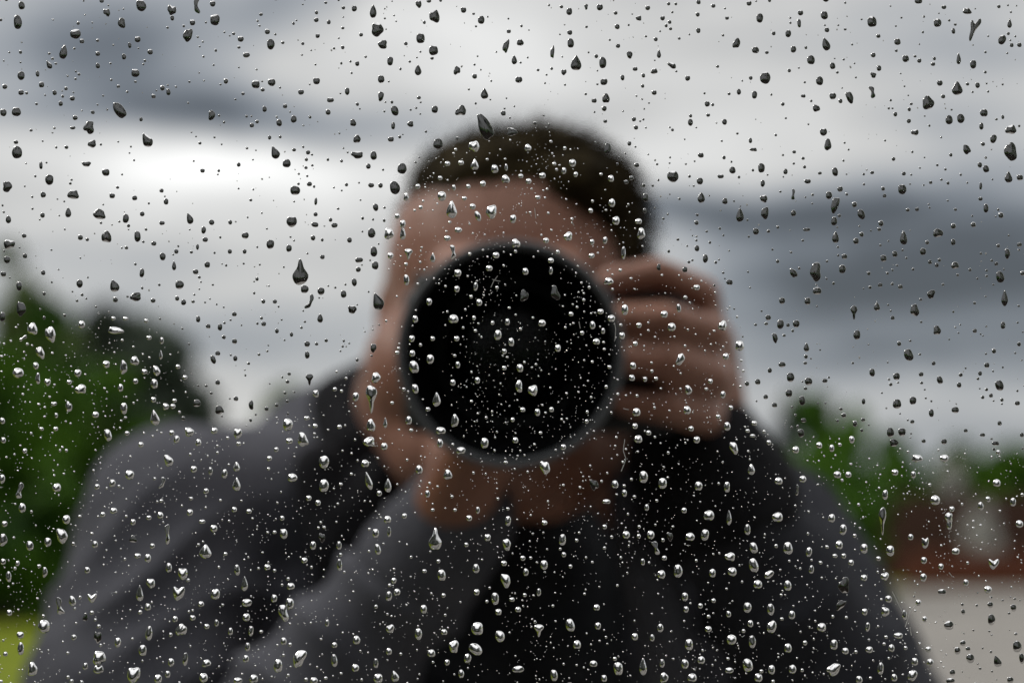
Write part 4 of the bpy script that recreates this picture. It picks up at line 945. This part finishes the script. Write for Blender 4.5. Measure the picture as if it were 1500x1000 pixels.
    for L in lines:
        for (x0, y0), (x1, y1) in zip(L, L[1:]):
            dx, dy = x1 - x0, y1 - y0; l = math.hypot(dx, dy); nx, ny = -dy / l * .45, dx / l * .45
            o = len(V)
            for zz_ in (0.05, 0.9):
                V += [((a - 750) * PX, (500 - b) * PX, zz_ * PX) for a, b in ((x0 + nx, y0 + ny), (x1 + nx, y1 + ny), (x1 - nx, y1 - ny), (x0 - nx, y0 - ny))]
            Fc += [tuple(o + i for i in t) for t in ((4, 5, 6, 7), (3, 2, 1, 0), (0, 1, 5, 4), (1, 2, 6, 5), (2, 3, 7, 6), (3, 0, 4, 7))]
    fb = link("glass_fibres", meshdata("glass_fibres", V, Fc), M_dust, None, False)
    fb.matrix_world = face
    tag(fb, "thin pale fibres and scratches caught on the wet glass", "fibres", kind="stuff")

FORM_WORD = {'o': "oval", 't': "tear-shaped", 'i': "jagged", 'g': "thin flat", 'b': "curved", 'T': "long-necked", 'n': "funnel-shaped", 's': "sliding", 'w': "two-horned", 'y': "forked"}
ORD = ("", "second ", "third ", "fourth ", "fifth ", "sixth ")
def name_drops(things):
    bins = {}
    for t in things:
        o, x, y, w, h, form = t
        z = zone(x, y)
        if z == "sky":
            place = SKYN[0 if x < 500 else 1 if x < 1000 else 2] if y < 333 else (SKYN[3] if x < 760 else SKYN[4])
            tone = "dark"
        else:
            place, tone = ZNAME[z], "bright"
        word = FORM_WORD[form]
        if form == 'o': word = "round" if h < w * 1.18 else "upright oval"
        bins.setdefault((tone, word, place), []).append(t)
    def split(key, lst, extra):
        tone, word, place = key
        base = f"{tone} {word} raindrop {place}"
        if len(lst) == 1:
            lab = base + extra
            lst[0][0]["label"] = lab
            return
        if len(lst) <= 4:
            xs = [t[1] for t in lst]; ys = [t[2] for t in lst]
            if max(xs) - min(xs) > max(ys) - min(ys):
                for i, t in enumerate(sorted(lst, key=lambda t: t[1])):
                    t[0]["label"] = f"{base}{extra}, {ORD[i]}from left of {('', '', 'two', 'three', 'four')[len(lst)]}".replace(", from left", ", leftmost").replace("leftmost of", "leftmost of")
            else:
                for i, t in enumerate(sorted(lst, key=lambda t: t[2])):
                    t[0]["label"] = f"{base}{extra}, {ORD[i]}from top of {('', '', 'two', 'three', 'four')[len(lst)]}".replace(", from top", ", topmost")
            return
        # more than four alike: tell them apart by their corner of that area
        xm = sorted(t[1] for t in lst)[len(lst) // 2]; ym = sorted(t[2] for t in lst)[len(lst) // 2]
        if extra == "":
            for nm, fn in ((", upper", lambda t: t[2] < ym), (", lower", lambda t: t[2] >= ym)):
                s = [t for t in lst if fn(t)]
                if s: split(key, s, nm)
        elif " left" not in extra and " right" not in extra:
            for nm, fn in ((" left", lambda t: t[1] < xm), (" right", lambda t: t[1] >= xm)):
                s = [t for t in lst if fn(t)]
                if s: split(key, s, extra + nm)
        else:
            for i, t in enumerate(sorted(lst, key=lambda t: t[1])):
                t[0]["label"] = f"{base}{extra}, {ORD[i] if i < 6 else 'further '}from left".replace(", from left", ", leftmost")
    for key, lst in bins.items():
        split(key, lst, "")
    for t in things:
        tag(t[0], None, "raindrop", "raindrops on the glass")
    seen = {}
    for t in things:
        seen.setdefault(t[0]["label"], []).append(t)
    notable = {(440, 398): "largest long-necked dark drop over the pale sky left of the face", (710, 185): "long grey sliding drop just above the top of the man's hair",
               (544, 585): "long funnel-shaped bright drop beside the left jaw", (638, 788): "largest bright long-necked drop over the dark chest",
               (844, 92): "large dark tear-shaped drop over the bright sky right of top centre", (1426, 42): "dark forked drop near the top right corner"}
    for (x, y), lab in notable.items():
        n = min(things, key=lambda t: (t[1] - x) ** 2 + (t[2] - y) ** 2)
        n[0]["label"] = lab
rain()
